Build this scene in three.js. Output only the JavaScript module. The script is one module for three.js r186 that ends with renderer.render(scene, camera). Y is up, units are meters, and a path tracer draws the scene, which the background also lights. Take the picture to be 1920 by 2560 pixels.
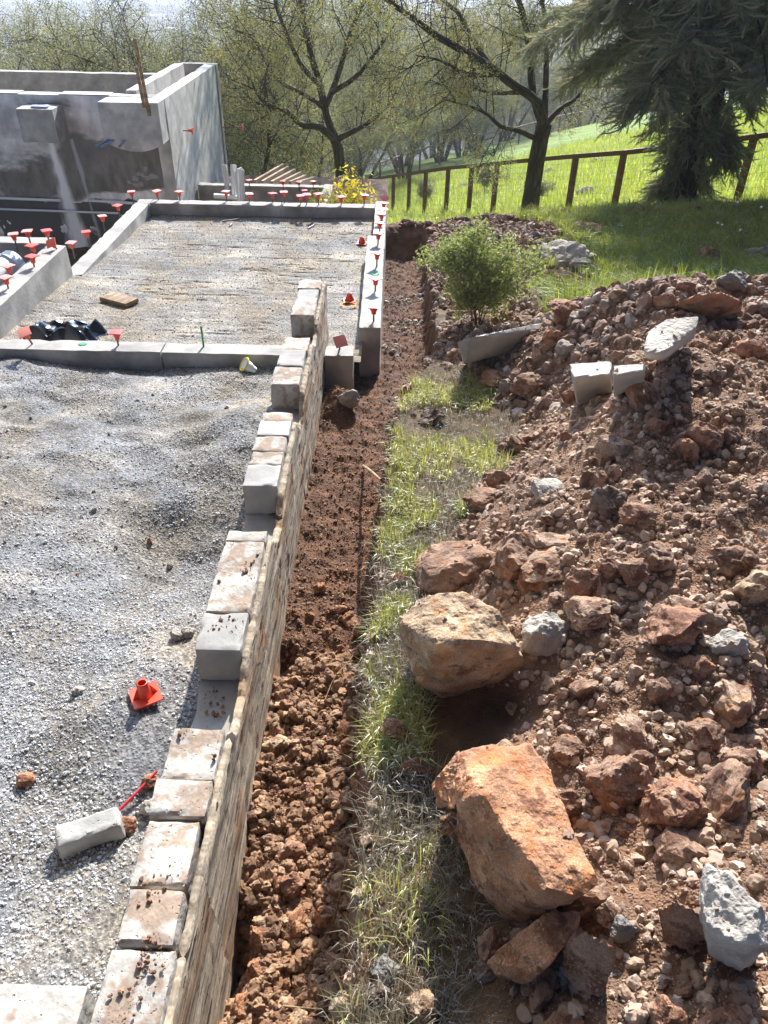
import * as THREE from 'three';
import { Sky } from 'three/addons/objects/Sky.js';
import { ImprovedNoise } from 'three/addons/math/ImprovedNoise.js';
import { ConvexHull } from 'three/addons/math/ConvexHull.js';
import { mergeGeometries, mergeVertices, toCreasedNormals } from 'three/addons/utils/BufferGeometryUtils.js';

// ---------------------------------------------------------------- camera, sky, sun, exposure
const scene = new THREE.Scene();
const FOC = 1926, PITCH = THREE.MathUtils.degToRad(36.5), ROLL = THREE.MathUtils.degToRad(1.2), EYE = 2.0;
const camera = new THREE.PerspectiveCamera(2 * Math.atan(1280 / FOC) * 180 / Math.PI, 0.75, 0.05, 6000);
camera.position.set(0, EYE, 0);
camera.rotation.order = 'YXZ';
camera.rotation.set(-PITCH, 0, ROLL);

const SUN_EL = THREE.MathUtils.degToRad(34), SUN_AZ = THREE.MathUtils.degToRad(10);
const sunDir = new THREE.Vector3(Math.sin(SUN_AZ) * Math.cos(SUN_EL), Math.sin(SUN_EL), -Math.cos(SUN_AZ) * Math.cos(SUN_EL));
const sky = new Sky();
sky.scale.setScalar(5000);
sky.name = 'sky';
sky.material.uniforms.sunPosition.value.copy(sunDir);
sky.material.uniforms.turbidity.value = 6;
sky.material.uniforms.rayleigh.value = 0.42;
sky.material.uniforms.mieCoefficient.value = 0.005;
sky.material.uniforms.mieDirectionalG.value = 0.8;
scene.add(sky);
scene.environmentIntensity = 0.28;
const sun = new THREE.DirectionalLight(new THREE.Color(1, 0.92, 0.79), 5);
sun.name = 'sun';
sun.position.copy(sunDir).multiplyScalar(60).add(new THREE.Vector3(0, 0, -6));
sun.target.position.set(0, 0, -6);
sun.castShadow = true;
sun.shadow.mapSize.set(4096, 4096);
Object.assign(sun.shadow.camera, { left: -14, right: 14, top: 16, bottom: -16, near: 1, far: 140 });
scene.add(sun, sun.target);

const renderer = new THREE.WebGLRenderer({ antialias: true });
renderer.toneMapping = THREE.LinearToneMapping;
renderer.toneMappingExposure = 2.4;
renderer.shadowMap.enabled = true;

// ---------------------------------------------------------------- helpers
const { lerp, clamp, smoothstep } = THREE.MathUtils;
const V = (x, y, z) => new THREE.Vector3(x, y, z);
function rng(seed) { let s = (seed * 2654435761) | 0; return () => { s = (s + 0x6d2b79f5) | 0; let t = Math.imul(s ^ (s >>> 15), 1 | s); t = (t + Math.imul(t ^ (t >>> 7), 61 | t)) ^ t; return ((t ^ (t >>> 14)) >>> 0) / 4294967296; }; }
const IN = new ImprovedNoise();
const ns = (x, y, z = 0) => IN.noise(x + 37.3, y + 11.7, z + 5.1);
const fbm = (x, y, z = 0, o = 4) => { let a = 0, m = 1, f = 1; for (let i = 0; i < o; i++) { a += m * ns(x * f, y * f, z * f + i * 7.7); m *= 0.5; f *= 2.03; } return a; };
const pw = (pts, t) => { if (t <= pts[0][0]) return pts[0][1]; for (let i = 1; i < pts.length; i++) if (t <= pts[i][0]) return lerp(pts[i - 1][1], pts[i][1], (t - pts[i - 1][0]) / (pts[i][0] - pts[i - 1][0])); return pts[pts.length - 1][1]; };
// a photograph pixel (1920 x 2560) as a direction
function ray(px, py) { const v = V((px - 960) / FOC, -(py - 1280) / FOC, -1); v.applyEuler(new THREE.Euler(-PITCH, 0, ROLL, 'YXZ')); return v; }
function onY(px, py, y) { const r = ray(px, py), t = (y - EYE) / r.y; return V(r.x * t, y, r.z * t); }
function atD(px, py, d) { const r = ray(px, py), t = -d / r.z; return V(r.x * t, EYE + r.y * t, -d); }
const FWD = V(0, 0, -1).applyEuler(new THREE.Euler(-PITCH, 0, ROLL, 'YXZ'));
const depthOf = (p) => V(p.x, p.y - EYE, p.z).dot(FWD);

const used = new Map();
const plain = (n) => n;
function numbered(n) { const k = used.get(n) ?? 0; used.set(n, k + 1); return k ? n + '_' + String(k).padStart(3, '0') : n; }
function shadow(o) { o.castShadow = true; o.receiveShadow = true; return o; }
function tag(o, label, category, group, kind) { if (label) o.userData.label = label; if (category) o.userData.category = category; if (group) o.userData.group = group; if (kind) o.userData.kind = kind; return o; }
function mesh(name, g, m, parent) { const o = shadow(new THREE.Mesh(g, m)); o.name = parent ? plain(name) : numbered(name); (parent ?? scene).add(o); return o; }
function thing(name, label, category, pos, group) { const o = new THREE.Group(); o.name = numbered(name); if (pos) o.position.copy(pos); scene.add(o); return tag(o, label, category, group); }
function struct(name, g, m) { return tag(mesh(name, g, m), null, null, null, 'structure'); }
function inst(name, g, m, mats, cols, parent) {
  const o = shadow(new THREE.InstancedMesh(g, m, mats.length)); o.name = parent ? plain(name) : numbered(name);
  mats.forEach((x, i) => o.setMatrixAt(i, x));
  if (cols) cols.forEach((c, i) => o.setColorAt(i, c));
  o.userData.kind = 'stuff'; (parent ?? scene).add(o); return o;
}
const C = (r, g, b) => new THREE.Color().setRGB(r, g, b);

// ---------------------------------------------------------------- tileable textures
function pnoise(seed) {
  const r = rng(seed), P = new Float32Array(65536); for (let i = 0; i < 65536; i++) P[i] = r();
  return (x, y, n) => { const xi = Math.floor(x), yi = Math.floor(y), fx = x - xi, fy = y - yi, u = fx * fx * (3 - 2 * fx), v = fy * fy * (3 - 2 * fy), h = (a, b) => P[((((a % n) + n) % n) * 251 + (((b % n) + n) % n) * 257) & 65535]; return lerp(lerp(h(xi, yi), h(xi + 1, yi), u), lerp(h(xi, yi + 1), h(xi + 1, yi + 1), u), v); };
}
function tfbm(pn, u, v, n, o, sx = 1, sy = 1) { let a = 0, m = 0.5, t = 0; for (let i = 0; i < o; i++) { a += m * pn(u * n * sx, v * n * sy, n * Math.max(sx, sy)); t += m; m *= 0.55; n *= 2; } return a / t; }
function texture(size, fn, srgb, rep = 1, h = size) {
  const data = new Uint8Array(size * h * 4);
  for (let y = 0; y < h; y++) for (let x = 0; x < size; x++) { const c = fn(x / size, y / h), i = (y * size + x) * 4; for (let k = 0; k < 3; k++) data[i + k] = clamp(Math.round((Array.isArray(c) ? c[k] : c) * 255), 0, 255); data[i + 3] = 255; }
  const t = new THREE.DataTexture(data, size, h); t.wrapS = t.wrapT = THREE.RepeatWrapping; t.magFilter = THREE.LinearFilter; t.minFilter = THREE.LinearMipmapLinearFilter; t.generateMipmaps = true; t.repeat.set(rep, rep);
  if (srgb) t.colorSpace = THREE.SRGBColorSpace; t.needsUpdate = true; return t;
}
const pn1 = pnoise(3), pn2 = pnoise(17), pn3 = pnoise(71);
const mix3 = (a, b, t) => a.map((x, i) => lerp(x, b[i], t));
const soilMap = texture(512, (u, v) => { const f = tfbm(pn1, u, v, 8, 6), s = pn2(u * 128, v * 128, 128); const k = 0.5 + 0.55 * f + (s > 0.9 ? 0.15 : 0) - (s < 0.07 ? 0.25 : 0); return mix3([0.86 * k, 0.80 * k, 0.74 * k], [0.95 * k, 0.78 * k, 0.64 * k], tfbm(pn3, u, v, 5, 3)); }, true, 2);
const soilBump = texture(512, (u, v) => tfbm(pn1, u, v, 8, 6) * 0.7 + 0.3 * pn2(u * 128, v * 128, 128), false, 2);
const gravelMap = texture(1024, (u, v) => { const s = pn2(u * 128, v * 128, 128), q = pn3(u * 256, v * 256, 256), f = tfbm(pn1, u, v, 6, 5); const k = 0.62 + 0.2 * (f - 0.5) * 2 + 0.34 * (s - 0.5) + 0.22 * (q - 0.5); const w = tfbm(pn2, u, v, 4, 4); return mix3([0.95 * k, 0.95 * k, 0.95 * k], [1.0 * k, 0.95 * k, 0.87 * k], clamp((w - 0.38) * 3, 0, 1)); }, true, 1);
const gravelBump = texture(1024, (u, v) => 0.5 * pn2(u * 128, v * 128, 128) + 0.3 * pn3(u * 256, v * 256, 256) + 0.4 * tfbm(pn1, u, v, 6, 5), false, 1);
const concMap = texture(1024, (u, v) => { const f = tfbm(pn1, u, v, 4, 7), g = tfbm(pn3, u, v, 12, 4), s = pn2(u * 220, v * 220, 220); let k = 0.72 + 0.42 * (f - 0.5) + 0.16 * (g - 0.5); if (s > 0.965) k -= 0.25; if (s < 0.03) k += 0.1; return [k, k * 0.985, k * 0.955]; }, true, 1);
const concBump = texture(1024, (u, v) => 0.55 * tfbm(pn1, u, v, 9, 7) + 0.45 * tfbm(pn3, u, v, 61, 3) - 0.5 * smoothstep(tfbm(pn2, u, v, 110, 2), 0.82, 0.92), false, 1);
const soiledMap = texture(1024, (u, v) => { const f = tfbm(pn1, u, v, 5, 7), s = pn2(u * 150, v * 150, 150), q = tfbm(pn3, u, v, 6, 6); const w2 = tfbm(pn2, u, v, 26, 4), k = 0.76 + 0.3 * (f - 0.5) + 0.22 * (w2 - 0.5); let c = [k, k * 0.965, k * 0.91]; c = mix3(c, [0.78 * k, 0.67 * k, 0.57 * k], clamp((q + 0.9 * (w2 - 0.5) - 0.4) * 4, 0, 0.9)); if (s > 0.95 && q > 0.45) c = [0.45, 0.27, 0.18]; if (s < 0.02) c = [0.3, 0.28, 0.26]; return c; }, true, 1.3);
const boardMap = texture(1024, (u, v) => { const gr = pn2(u * 170, v * 340, 512), a = tfbm(pn1, u, v, 5, 6, 1, 9), b = tfbm(pn2, u, v, 9, 5, 1, 6), q = tfbm(pn3, u, v, 3, 5, 1, 2), p = tfbm(pn3, u + 0.3, v, 8, 3, 1, 10); const k = 0.68 + 0.45 * (a - 0.5) + 0.25 * (b - 0.5) + 0.22 * (gr - 0.5); let c = [k * 0.98, k * 0.92, k * 0.82]; c = mix3(c, [0.6, 0.42, 0.26], clamp((q - 0.42) * 3, 0, 0.6)); if (p > 0.72) c = mix3(c, [0.16, 0.11, 0.07], 0.85); return c; }, true, 1);
const boardBump = texture(1024, (u, v) => { const a = tfbm(pn1, u, v, 2, 6, 1, 16), p = tfbm(pn3, u + 0.3, v, 8, 3, 1, 10); return a * 0.8 - (p > 0.72 ? 0.5 : 0) + 0.2; }, false, 1);
const rockMap = texture(512, (u, v) => { const f = tfbm(pn1, u, v, 4, 7), q = tfbm(pn3, u, v, 9, 6), s = pn2(u * 90, v * 90, 90); const k = 0.48 + 0.75 * f; let c = [k, k * 0.96, k * 0.9]; c = mix3(c, [k * 1.05, k * 0.78, k * 0.5], clamp((q - 0.5) * 3, 0, 0.55)); c = mix3(c, [0.4, 0.27, 0.2], clamp((0.36 - q) * 5, 0, 0.5)); const gr = pn1(u * 200, v * 200, 200) - 0.5; return c.map((x) => x * (1 + 0.35 * gr + (s > 0.94 ? 0.2 : 0))); }, true, 3);
const rockBump = texture(512, (u, v) => 0.6 * tfbm(pn1, u, v, 6, 7) + 0.4 * Math.abs(tfbm(pn3, u, v, 14, 5) - 0.5) * 2, false, 3);
const barkMap = texture(256, (u, v) => { const a = tfbm(pn1, u, v, 4, 5, 6, 1), k = 0.45 + 0.9 * (a - 0.3); return [k, k * 0.93, k * 0.85]; }, true, 2);
const barkBump = texture(256, (u, v) => tfbm(pn1, u, v, 4, 5, 6, 1), false, 2);
const woodMap = texture(512, (u, v) => { const a = tfbm(pn1, u, v, 2, 6, 1, 20), k = 0.62 + 0.6 * (a - 0.5); return [k, k * 0.88, k * 0.72]; }, true, 1);
const grassMap = texture(512, (u, v) => { const f = tfbm(pn1, u, v, 6, 6), s = tfbm(pn2, u, v, 40, 2, 1, 1); const k = 0.55 + 0.5 * f + 0.4 * (s - 0.5); return mix3([0.85 * k, 1.0 * k, 0.6 * k], [1.05 * k, 0.95 * k, 0.7 * k], clamp((tfbm(pn3, u, v, 5, 4) - 0.45) * 3, 0, 1)); }, true, 0.7);
const grassBump = texture(512, (u, v) => tfbm(pn2, u, v, 40, 3), false, 0.7);

const M = (o) => new THREE.MeshStandardMaterial({ roughness: 0.95, ...o });
const withRep = (t, x, y = x) => { const c = t.clone(); c.repeat.set(x, y); c.needsUpdate = true; return c; };
const mat = {
  soil: M({ map: soilMap, bumpMap: soilBump, bumpScale: 0.012, vertexColors: true }),
  gravel: M({ map: gravelMap, bumpMap: gravelBump, bumpScale: 0.007, vertexColors: true }),
  conc: M({ color: C(0.72, 0.7, 0.66), map: concMap, bumpMap: concBump, bumpScale: 0.0025, roughness: 0.85 }),
  concDark: M({ color: C(0.42, 0.42, 0.41), map: concMap, bumpMap: concBump, bumpScale: 0.004, roughness: 0.85 }),
  soiled: M({ color: C(0.78, 0.77, 0.75), map: soiledMap, bumpMap: concBump, bumpScale: 0.006 }),
  board: M({ color: C(0.8, 0.74, 0.66), map: boardMap, bumpMap: boardBump, bumpScale: 0.012 }),
  rubble: M({ color: C(0.88, 0.86, 0.82), map: concMap, bumpMap: concBump, bumpScale: 0.004 }),
  wood: M({ color: C(0.85, 0.72, 0.55), map: woodMap, roughness: 0.8 }),
  fence: M({ color: C(0.3, 0.14, 0.085), map: woodMap, roughness: 0.8 }),
  bark: M({ color: C(0.17, 0.14, 0.11), map: barkMap, bumpMap: barkBump, bumpScale: 0.02 }),
  barkDark: M({ color: C(0.1, 0.075, 0.055), map: barkMap, bumpMap: barkBump, bumpScale: 0.02 }),
  cap: new THREE.MeshPhysicalMaterial({ color: C(0.78, 0.075, 0.03), roughness: 0.4 }),
  capSheened: new THREE.MeshPhysicalMaterial({ color: C(0.85, 0.27, 0.2), roughness: 0.38 }),  // paler plate colour, paints the sun glare on the cap tops
  rebar: M({ color: C(0.17, 0.13, 0.11), roughness: 0.6, metalness: 0.5 }),
  green: M({ color: C(0.03, 0.33, 0.1), roughness: 0.7 }),
  pvc: M({ color: C(0.8, 0.8, 0.78), roughness: 0.45 }),
  bluePipe: M({ color: C(0.25, 0.3, 0.42), roughness: 0.5 }),
  blackPlastic: new THREE.MeshPhysicalMaterial({ color: C(0.012, 0.012, 0.014), roughness: 0.28 }),
  red: M({ color: C(0.75, 0.03, 0.05), roughness: 0.45 }),
  wire: M({ color: C(0.2, 0.19, 0.18), roughness: 0.5, metalness: 0.6 }),
};
const rockMat = {
  tan: M({ color: C(0.56, 0.43, 0.3), map: rockMap, bumpMap: rockBump, bumpScale: 0.013 }),
  orange: M({ color: C(0.52, 0.285, 0.165), map: rockMap, bumpMap: rockBump, bumpScale: 0.013 }),
  brown: M({ color: C(0.38, 0.25, 0.18), map: rockMap, bumpMap: rockBump, bumpScale: 0.012 }),
  red: M({ color: C(0.43, 0.25, 0.17), map: rockMap, bumpMap: rockBump, bumpScale: 0.012 }),
  pink: M({ color: C(0.52, 0.38, 0.29), map: rockMap, bumpMap: rockBump, bumpScale: 0.012 }),
  grey: M({ color: C(0.5, 0.47, 0.43), map: concMap, bumpMap: rockBump, bumpScale: 0.02 }),
  pale: M({ color: C(0.92, 0.85, 0.76), map: concMap, bumpMap: rockBump, bumpScale: 0.014 }),
  dark: M({ color: C(0.28, 0.23, 0.2), map: rockMap, bumpMap: rockBump, bumpScale: 0.012 }),
};

// ---------------------------------------------------------------- geometry helpers
function boxUV(g) {   // uv in metres from the dominant face direction
  const n = g.index ? g.toNonIndexed() : g, p = n.attributes.position, uv = new Float32Array(p.count * 2), a = V(), b = V(), c = V();
  for (let i = 0; i < p.count; i += 3) {
    a.fromBufferAttribute(p, i); b.fromBufferAttribute(p, i + 1).sub(a); c.fromBufferAttribute(p, i + 2).sub(a); b.cross(c);
    const x = Math.abs(b.x), y = Math.abs(b.y), z = Math.abs(b.z);
    for (let k = 0; k < 3; k++) { const q = V().fromBufferAttribute(p, i + k); const s = y >= x && y >= z ? [q.z, q.x] : x >= z ? [q.z, q.y] : [q.x, q.y]; uv[(i + k) * 2] = s[0]; uv[(i + k) * 2 + 1] = s[1]; }
  }
  n.setAttribute('uv', new THREE.BufferAttribute(uv, 2)); return n;
}
const crease = (g, a = 0.6) => toCreasedNormals(g, a);
function strip(g) { for (const k of Object.keys(g.attributes)) if (k !== 'position') g.deleteAttribute(k); return mergeVertices(g, 1e-5); }
// box of x0..x1, y0..y1, d0..d1 with uneven, slightly worn edges
function roughBox(x0, x1, y0, y1, d0, d1, amp = 0.004, step = 0.06, seed = 0, edge = 0.012) {
  const w = x1 - x0, h = y1 - y0, l = d1 - d0, sg = (s) => Math.max(2, Math.min(60, Math.round(s / step)));
  const g = strip(new THREE.BoxGeometry(w, h, l, sg(w), sg(h), sg(l))); g.translate((x0 + x1) / 2, (y0 + y1) / 2, -(d0 + d1) / 2);
  const p = g.attributes.position;
  for (let i = 0; i < p.count; i++) {
    let x = p.getX(i), y = p.getY(i), z = p.getZ(i);
    const ex = Math.min(x - x0, x1 - x) < 1e-4, ey = Math.min(y - y0, y1 - y) < 1e-4, ez = Math.min(z + d1, -d0 - z) < 1e-4, on = ex + ey + ez;
    const f = amp * fbm(x * 9 + seed, y * 9, z * 9, 3), q = on >= 2 ? edge * (0.25 + Math.max(0, ns(x * 14 + seed, y * 14, z * 14) * 1.6)) : 0;
    const cx = (x0 + x1) / 2, cy = (y0 + y1) / 2, cz = -(d0 + d1) / 2;
    if (ex) x += Math.sign(x - cx) * (f - q * 0.7); if (ey) y += Math.sign(y - cy) * (f - q); if (ez) z += Math.sign(z - cz) * (f - q * 0.7);
    p.setXYZ(i, x, y, z);
  }
  return crease(boxUV(g), 0.7);
}
// rock: a sphere pressed against a set of planes, then roughened
function rockGeo(planes, detail, noise, seed, freq = 2.2) {
  const g = strip(new THREE.IcosahedronGeometry(1, detail)), p = g.attributes.position, v = V();
  for (let i = 0; i < p.count; i++) {
    v.fromBufferAttribute(p, i).normalize(); let t = 1e9;
    for (const [n, d] of planes) { const k = n.dot(v); if (k > 1e-3) t = Math.min(t, d / k); }
    const q = t * (1 + noise * fbm(v.x * freq + seed, v.y * freq, v.z * freq, 4) + noise * 0.35 * (0.4 - Math.abs(fbm(v.x * freq * 4 + seed, v.y * freq * 4, v.z * freq * 4, 3))));
    p.setXYZ(i, v.x * q, v.y * q, v.z * q);
  }
  return g;
}
function randomRock(seed, detail = 6, noise = 0.12, nPlanes = 11) {
  const r = rng(seed), pl = [];
  for (let i = 0; i < nPlanes; i++) { const z = r() * 2 - 1, a = r() * 6.283, s = Math.sqrt(1 - z * z); pl.push([V(s * Math.cos(a), z, s * Math.sin(a)), 0.62 + 0.3 * r()]); }
  for (let k = 0; k < 26; k++) { const z = 1 - 2 * (k + 0.5) / 26, a = k * 2.39996, s = Math.sqrt(1 - z * z); pl.push([V(s * Math.cos(a), z, s * Math.sin(a)), 1]); }
  return rockGeo(pl, detail, noise, seed * 3.1);
}
function hullRock(points, detail = 18, noise = 0.05, seed = 1) {   // boulder from surveyed corner points
  const hull = new ConvexHull().setFromPoints(points), c = V(); points.forEach((q) => c.add(q)); c.divideScalar(points.length);
  const pl = hull.faces.map((f) => [f.normal.clone(), f.constant - f.normal.dot(c)]).filter((x) => x[1] > 1e-4), rr = rng(seed * 7 + 3), rel = points.map((q) => q.clone().sub(c));
  for (let k = 0; k < 46; k++) { const z = rr() * 2 - 1, a = rr() * 6.283, s = Math.sqrt(1 - z * z), n = V(s * Math.cos(a), z, s * Math.sin(a)); pl.push([n, Math.max(...rel.map((q) => q.dot(n))) * (0.93 + 0.07 * rr())]); }   // fractures that chip the corners
  const g = rockGeo(pl, detail, noise, seed, 3.2); return { g, c };
}
function tube(pts, r0, r1, sides = 6, wob = 0) {   // tapered tube through points
  const cv = new THREE.CatmullRomCurve3(pts), n = Math.max(2, pts.length * 2), pos = [], uv = [], idx = [], fr = cv.computeFrenetFrames(n), L = cv.getLength();
  for (let i = 0; i <= n; i++) { const t = i / n, q = cv.getPointAt(t), r = lerp(r0, r1, t); for (let k = 0; k <= sides; k++) { const a = (k / sides) * 6.28318, rr = r * (1 + wob * ns(q.x * 6, q.y * 6, (k % sides) * 1.7)); pos.push(q.x + rr * (Math.cos(a) * fr.normals[i].x + Math.sin(a) * fr.binormals[i].x), q.y + rr * (Math.cos(a) * fr.normals[i].y + Math.sin(a) * fr.binormals[i].y), q.z + rr * (Math.cos(a) * fr.normals[i].z + Math.sin(a) * fr.binormals[i].z)); uv.push(k / sides * r0 * 6.3, t * L); } }
  const s = sides + 1; for (let i = 0; i < n; i++) for (let k = 0; k < sides; k++) { const a = i * s + k; idx.push(a, a + 1, a + s, a + 1, a + s + 1, a + s); }
  const g = new THREE.BufferGeometry(); g.setAttribute('position', new THREE.Float32BufferAttribute(pos, 3)); g.setAttribute('uv', new THREE.Float32BufferAttribute(uv, 2)); g.setIndex(idx); g.computeVertexNormals(); return g;
}
function stick(p0, p1, r0, r1, sides = 3) {   // cheap straight twig
  const pos = [], idx = [], d = p1.clone().sub(p0).normalize(), a = Math.abs(d.y) < 0.9 ? V(0, 1, 0) : V(1, 0, 0), u = V().crossVectors(d, a).normalize(), w = V().crossVectors(d, u);
  for (const [p, r] of [[p0, r0], [p1, r1]]) for (let k = 0; k < sides; k++) { const t = k / sides * 6.283; pos.push(p.x + r * (Math.cos(t) * u.x + Math.sin(t) * w.x), p.y + r * (Math.cos(t) * u.y + Math.sin(t) * w.y), p.z + r * (Math.cos(t) * u.z + Math.sin(t) * w.z)); }
  for (let k = 0; k < sides; k++) { const b = (k + 1) % sides; idx.push(k, b, sides + k, b, sides + b, sides + k); }
  return { pos, idx };
}
function joinSticks(list) { const pos = [], idx = []; for (const s of list) { const o = pos.length / 3; for (const q of s.pos) pos.push(q); for (const q of s.idx) idx.push(q + o); } const g = new THREE.BufferGeometry(); g.setAttribute('position', new THREE.Float32BufferAttribute(pos, 3)); g.setIndex(idx); g.setAttribute('uv', new THREE.Float32BufferAttribute(new Float32Array(pos.length / 3 * 2), 2)); g.computeVertexNormals(); return g; }
function grid(xs, ds, yfn, cfn) {
  const nx = xs.length, nd = ds.length, pos = new Float32Array(nx * nd * 3), col = new Float32Array(nx * nd * 3), uv = new Float32Array(nx * nd * 2), idx = new Uint32Array((nx - 1) * (nd - 1) * 6);
  let k = 0;
  for (let j = 0; j < nd; j++) for (let i = 0; i < nx; i++, k++) { const y = yfn(xs[i], ds[j]), c = cfn(xs[i], ds[j], y); pos[k * 3] = xs[i]; pos[k * 3 + 1] = y; pos[k * 3 + 2] = -ds[j]; uv[k * 2] = xs[i]; uv[k * 2 + 1] = ds[j]; col.set(c, k * 3); }
  k = 0; for (let j = 0; j < nd - 1; j++) for (let i = 0; i < nx - 1; i++) { const a = j * nx + i; idx[k++] = a; idx[k++] = a + 1; idx[k++] = a + nx; idx[k++] = a + 1; idx[k++] = a + nx + 1; idx[k++] = a + nx; }
  const g = new THREE.BufferGeometry(); g.setAttribute('position', new THREE.BufferAttribute(pos, 3)); g.setAttribute('color', new THREE.BufferAttribute(col, 3)); g.setAttribute('uv', new THREE.BufferAttribute(uv, 2)); g.setIndex(new THREE.BufferAttribute(idx, 1)); g.computeVertexNormals(); return g;
}
const range = (a, b, s) => { const n = Math.round((b - a) / s), o = []; for (let i = 0; i <= n; i++) o.push(a + (b - a) * i / n); return o; };

// ---------------------------------------------------------------- the lie of the land
const WALL_R = -0.43, WALL_L = -0.6;
const natural = [[-3, 0.35], [0, 0.3], [1, 0.2], [2, 0.12], [3, 0.04], [4, -0.07], [5, -0.22], [6.5, -0.36], [9.2, -0.5]];
const slope = (x, d) => { let y = -0.261 - 0.1914 * d + 0.2143 * x; if (d > 80) y -= 0.0035 * (d - 80) ** 2; y += 0.35 * fbm(x * 0.07, d * 0.07, 1, 3) * smoothstep(d, 14, 40); return y; };
const xEdge = (d) => pw([[0, -0.09], [0.6, -0.08], [1.1, -0.03], [1.6, -0.05], [2.8, -0.01], [3.7, 0.04], [4.2, 0.16], [4.8, 0.33], [6.5, 0.36], [8.4, 0.4]], d) + 0.035 * ns(d * 3.1, 2.2) + 0.02 * ns(d * 11, 8.1);
const xHeap = (d) => pw([[0, 0.1], [0.6, 0.1], [1.0, 0.08], [1.4, 0.0], [1.8, 0.0], [2.2, 0.08], [2.6, 0.22], [3.0, 0.45], [3.4, 0.58], [3.8, 0.5], [4.3, 0.45], [6, 0.9]], d) + 0.05 * ns(d * 2.3, 4.4);
const heapTop = (d) => pw([[-1, 0.15], [0.3, 0.2], [0.9, 0.26], [1.3, 0.22], [1.7, 0.34], [2.4, 0.5], [3.3, 0.62], [4.0, 0.62], [4.6, 0.4], [5.3, 0.08], [6, 0]], d);
const trenchFloor = (d) => pw([[-1, -0.25], [0.8, -0.3], [1.9, -0.35], [3.8, -0.42], [4.4, -0.47], [5.2, -0.58], [8.4, -0.78], [9, -0.7]], d);
const gauss = (x, d, cx, cd, rx, rd) => Math.exp(-(((x - cx) / rx) ** 2) - ((d - cd) / rd) ** 2);
function heapAt(x, d) {
  const a = xHeap(d), h = heapTop(d); let v = h * smoothstep(x, a - 0.02, a + 0.75 + 0.25 * h) * (1 - smoothstep(x, 2.5, 3.6));
  v *= 1 + 0.16 * fbm(x * 1.7, d * 1.7, 3, 2);
  v += 0.1 * gauss(x, d, 0.95, 5.6, 0.4, 0.5) + 0.08 * gauss(x, d, 1.2, 7.6, 0.6, 0.8) + 0.08 * gauss(x, d, 0.75, 4.4, 0.35, 0.3);
  v -= 0.1 * gauss(x, d, 0.32, 1.45, 0.16, 0.13);
  return v;
}
function trenchMask(x, d) { const e = xEdge(d); return (1 - smoothstep(x, e - 0.03, e + 0.012)) * (1 - smoothstep(d, 8.3, 8.8)); }
function dirtMask(x, d) {
  const e = xEdge(d), n = 0.12 * fbm(x * 3, d * 3, 9, 3);
  let m = smoothstep(heapAt(x, d) + n * 0.4, 0.015, 0.07);
  m = Math.max(m, smoothstep(n * 2.2 + 1.85 - 0.1 * (d - 5) - x, -0.12, 0.12) * smoothstep(d, 4.3, 4.9) * (1 - 0.9 * smoothstep(fbm(x * 2, d * 1.6, 19, 2), 0.16, 0.3)), smoothstep(n + gauss(x, d, 1.1, 8.0, 0.75, 0.9), 0.35, 0.55), smoothstep(n + gauss(x, d, 0.55, 7.2, 0.3, 1.5), 0.4, 0.6), 1 - smoothstep(x, e - 0.01, e + 0.05 + n * 0.3));
  return m * (1 - smoothstep(d, 9, 9.6));
}
function groundBase(x, d) {
  let y = pw(natural, d) + 0.05 * (x - 1) * smoothstep(d, 3, 8) + 0.05 * fbm(x * 0.9, d * 0.9, 0, 3);
  y = lerp(y, slope(x, d), smoothstep(d, 8.75 + 0.3 * ns(x * 0.8, 3), 11));
  return y;
}
function groundY(x, d) {
  let y = groundBase(x, d) + heapAt(x, d);
  const dm = d < 10 ? dirtMask(x, d) : 0;
  if (d < 10) y += (0.006 + 0.028 * dm) * fbm(x * 7, d * 7, 2, 4) + dm * 0.006 * fbm(x * 30, d * 30, 4, 2);
  const t = trenchMask(x, d);
  if (t > 0) {
    let f = trenchFloor(d) + (0.05 - 0.025 * smoothstep(d, 1.8, 2.6)) * fbm(x * 6, d * 6, 5, 4) + 0.016 * fbm(x * 20, d * 20, 6, 3) + 0.05 * smoothstep(x, xEdge(d) - 0.16, xEdge(d));
    f -= 0.26 * gauss(x, d, -0.41, 1.02, 0.06, 0.14) + 0.14 * gauss(x, d, -0.42, 0.7, 0.05, 0.08) + 0.12 * gauss(x, d, -0.4, 2.18, 0.05, 0.07);
    f += 0.16 * gauss(x, d, -0.32, 4.5, 0.12, 0.2);
    y = lerp(y, f, t);
  }
  return y;
}
function hitGround(px, py) { const r = ray(px, py); let t = 0.3; for (let i = 0; i < 4000; i++) { const s = 0.004 + t * 0.0015; t += s; const x = r.x * t, y = EYE + r.y * t, d = -r.z * t; if (y < groundY(x, d)) return V(x, groundY(x, d), -d); } return V(r.x * 60, EYE + r.y * 60, r.z * 60); }
const SOIL = [0.31, 0.21, 0.145], SOIL2 = [0.4, 0.295, 0.215], TRENCH = [0.2, 0.108, 0.056], GRASSC = [0.14, 0.12, 0.06], DRY = [0.23, 0.17, 0.11], HILL = [0.4, 0.45, 0.055];
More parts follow.
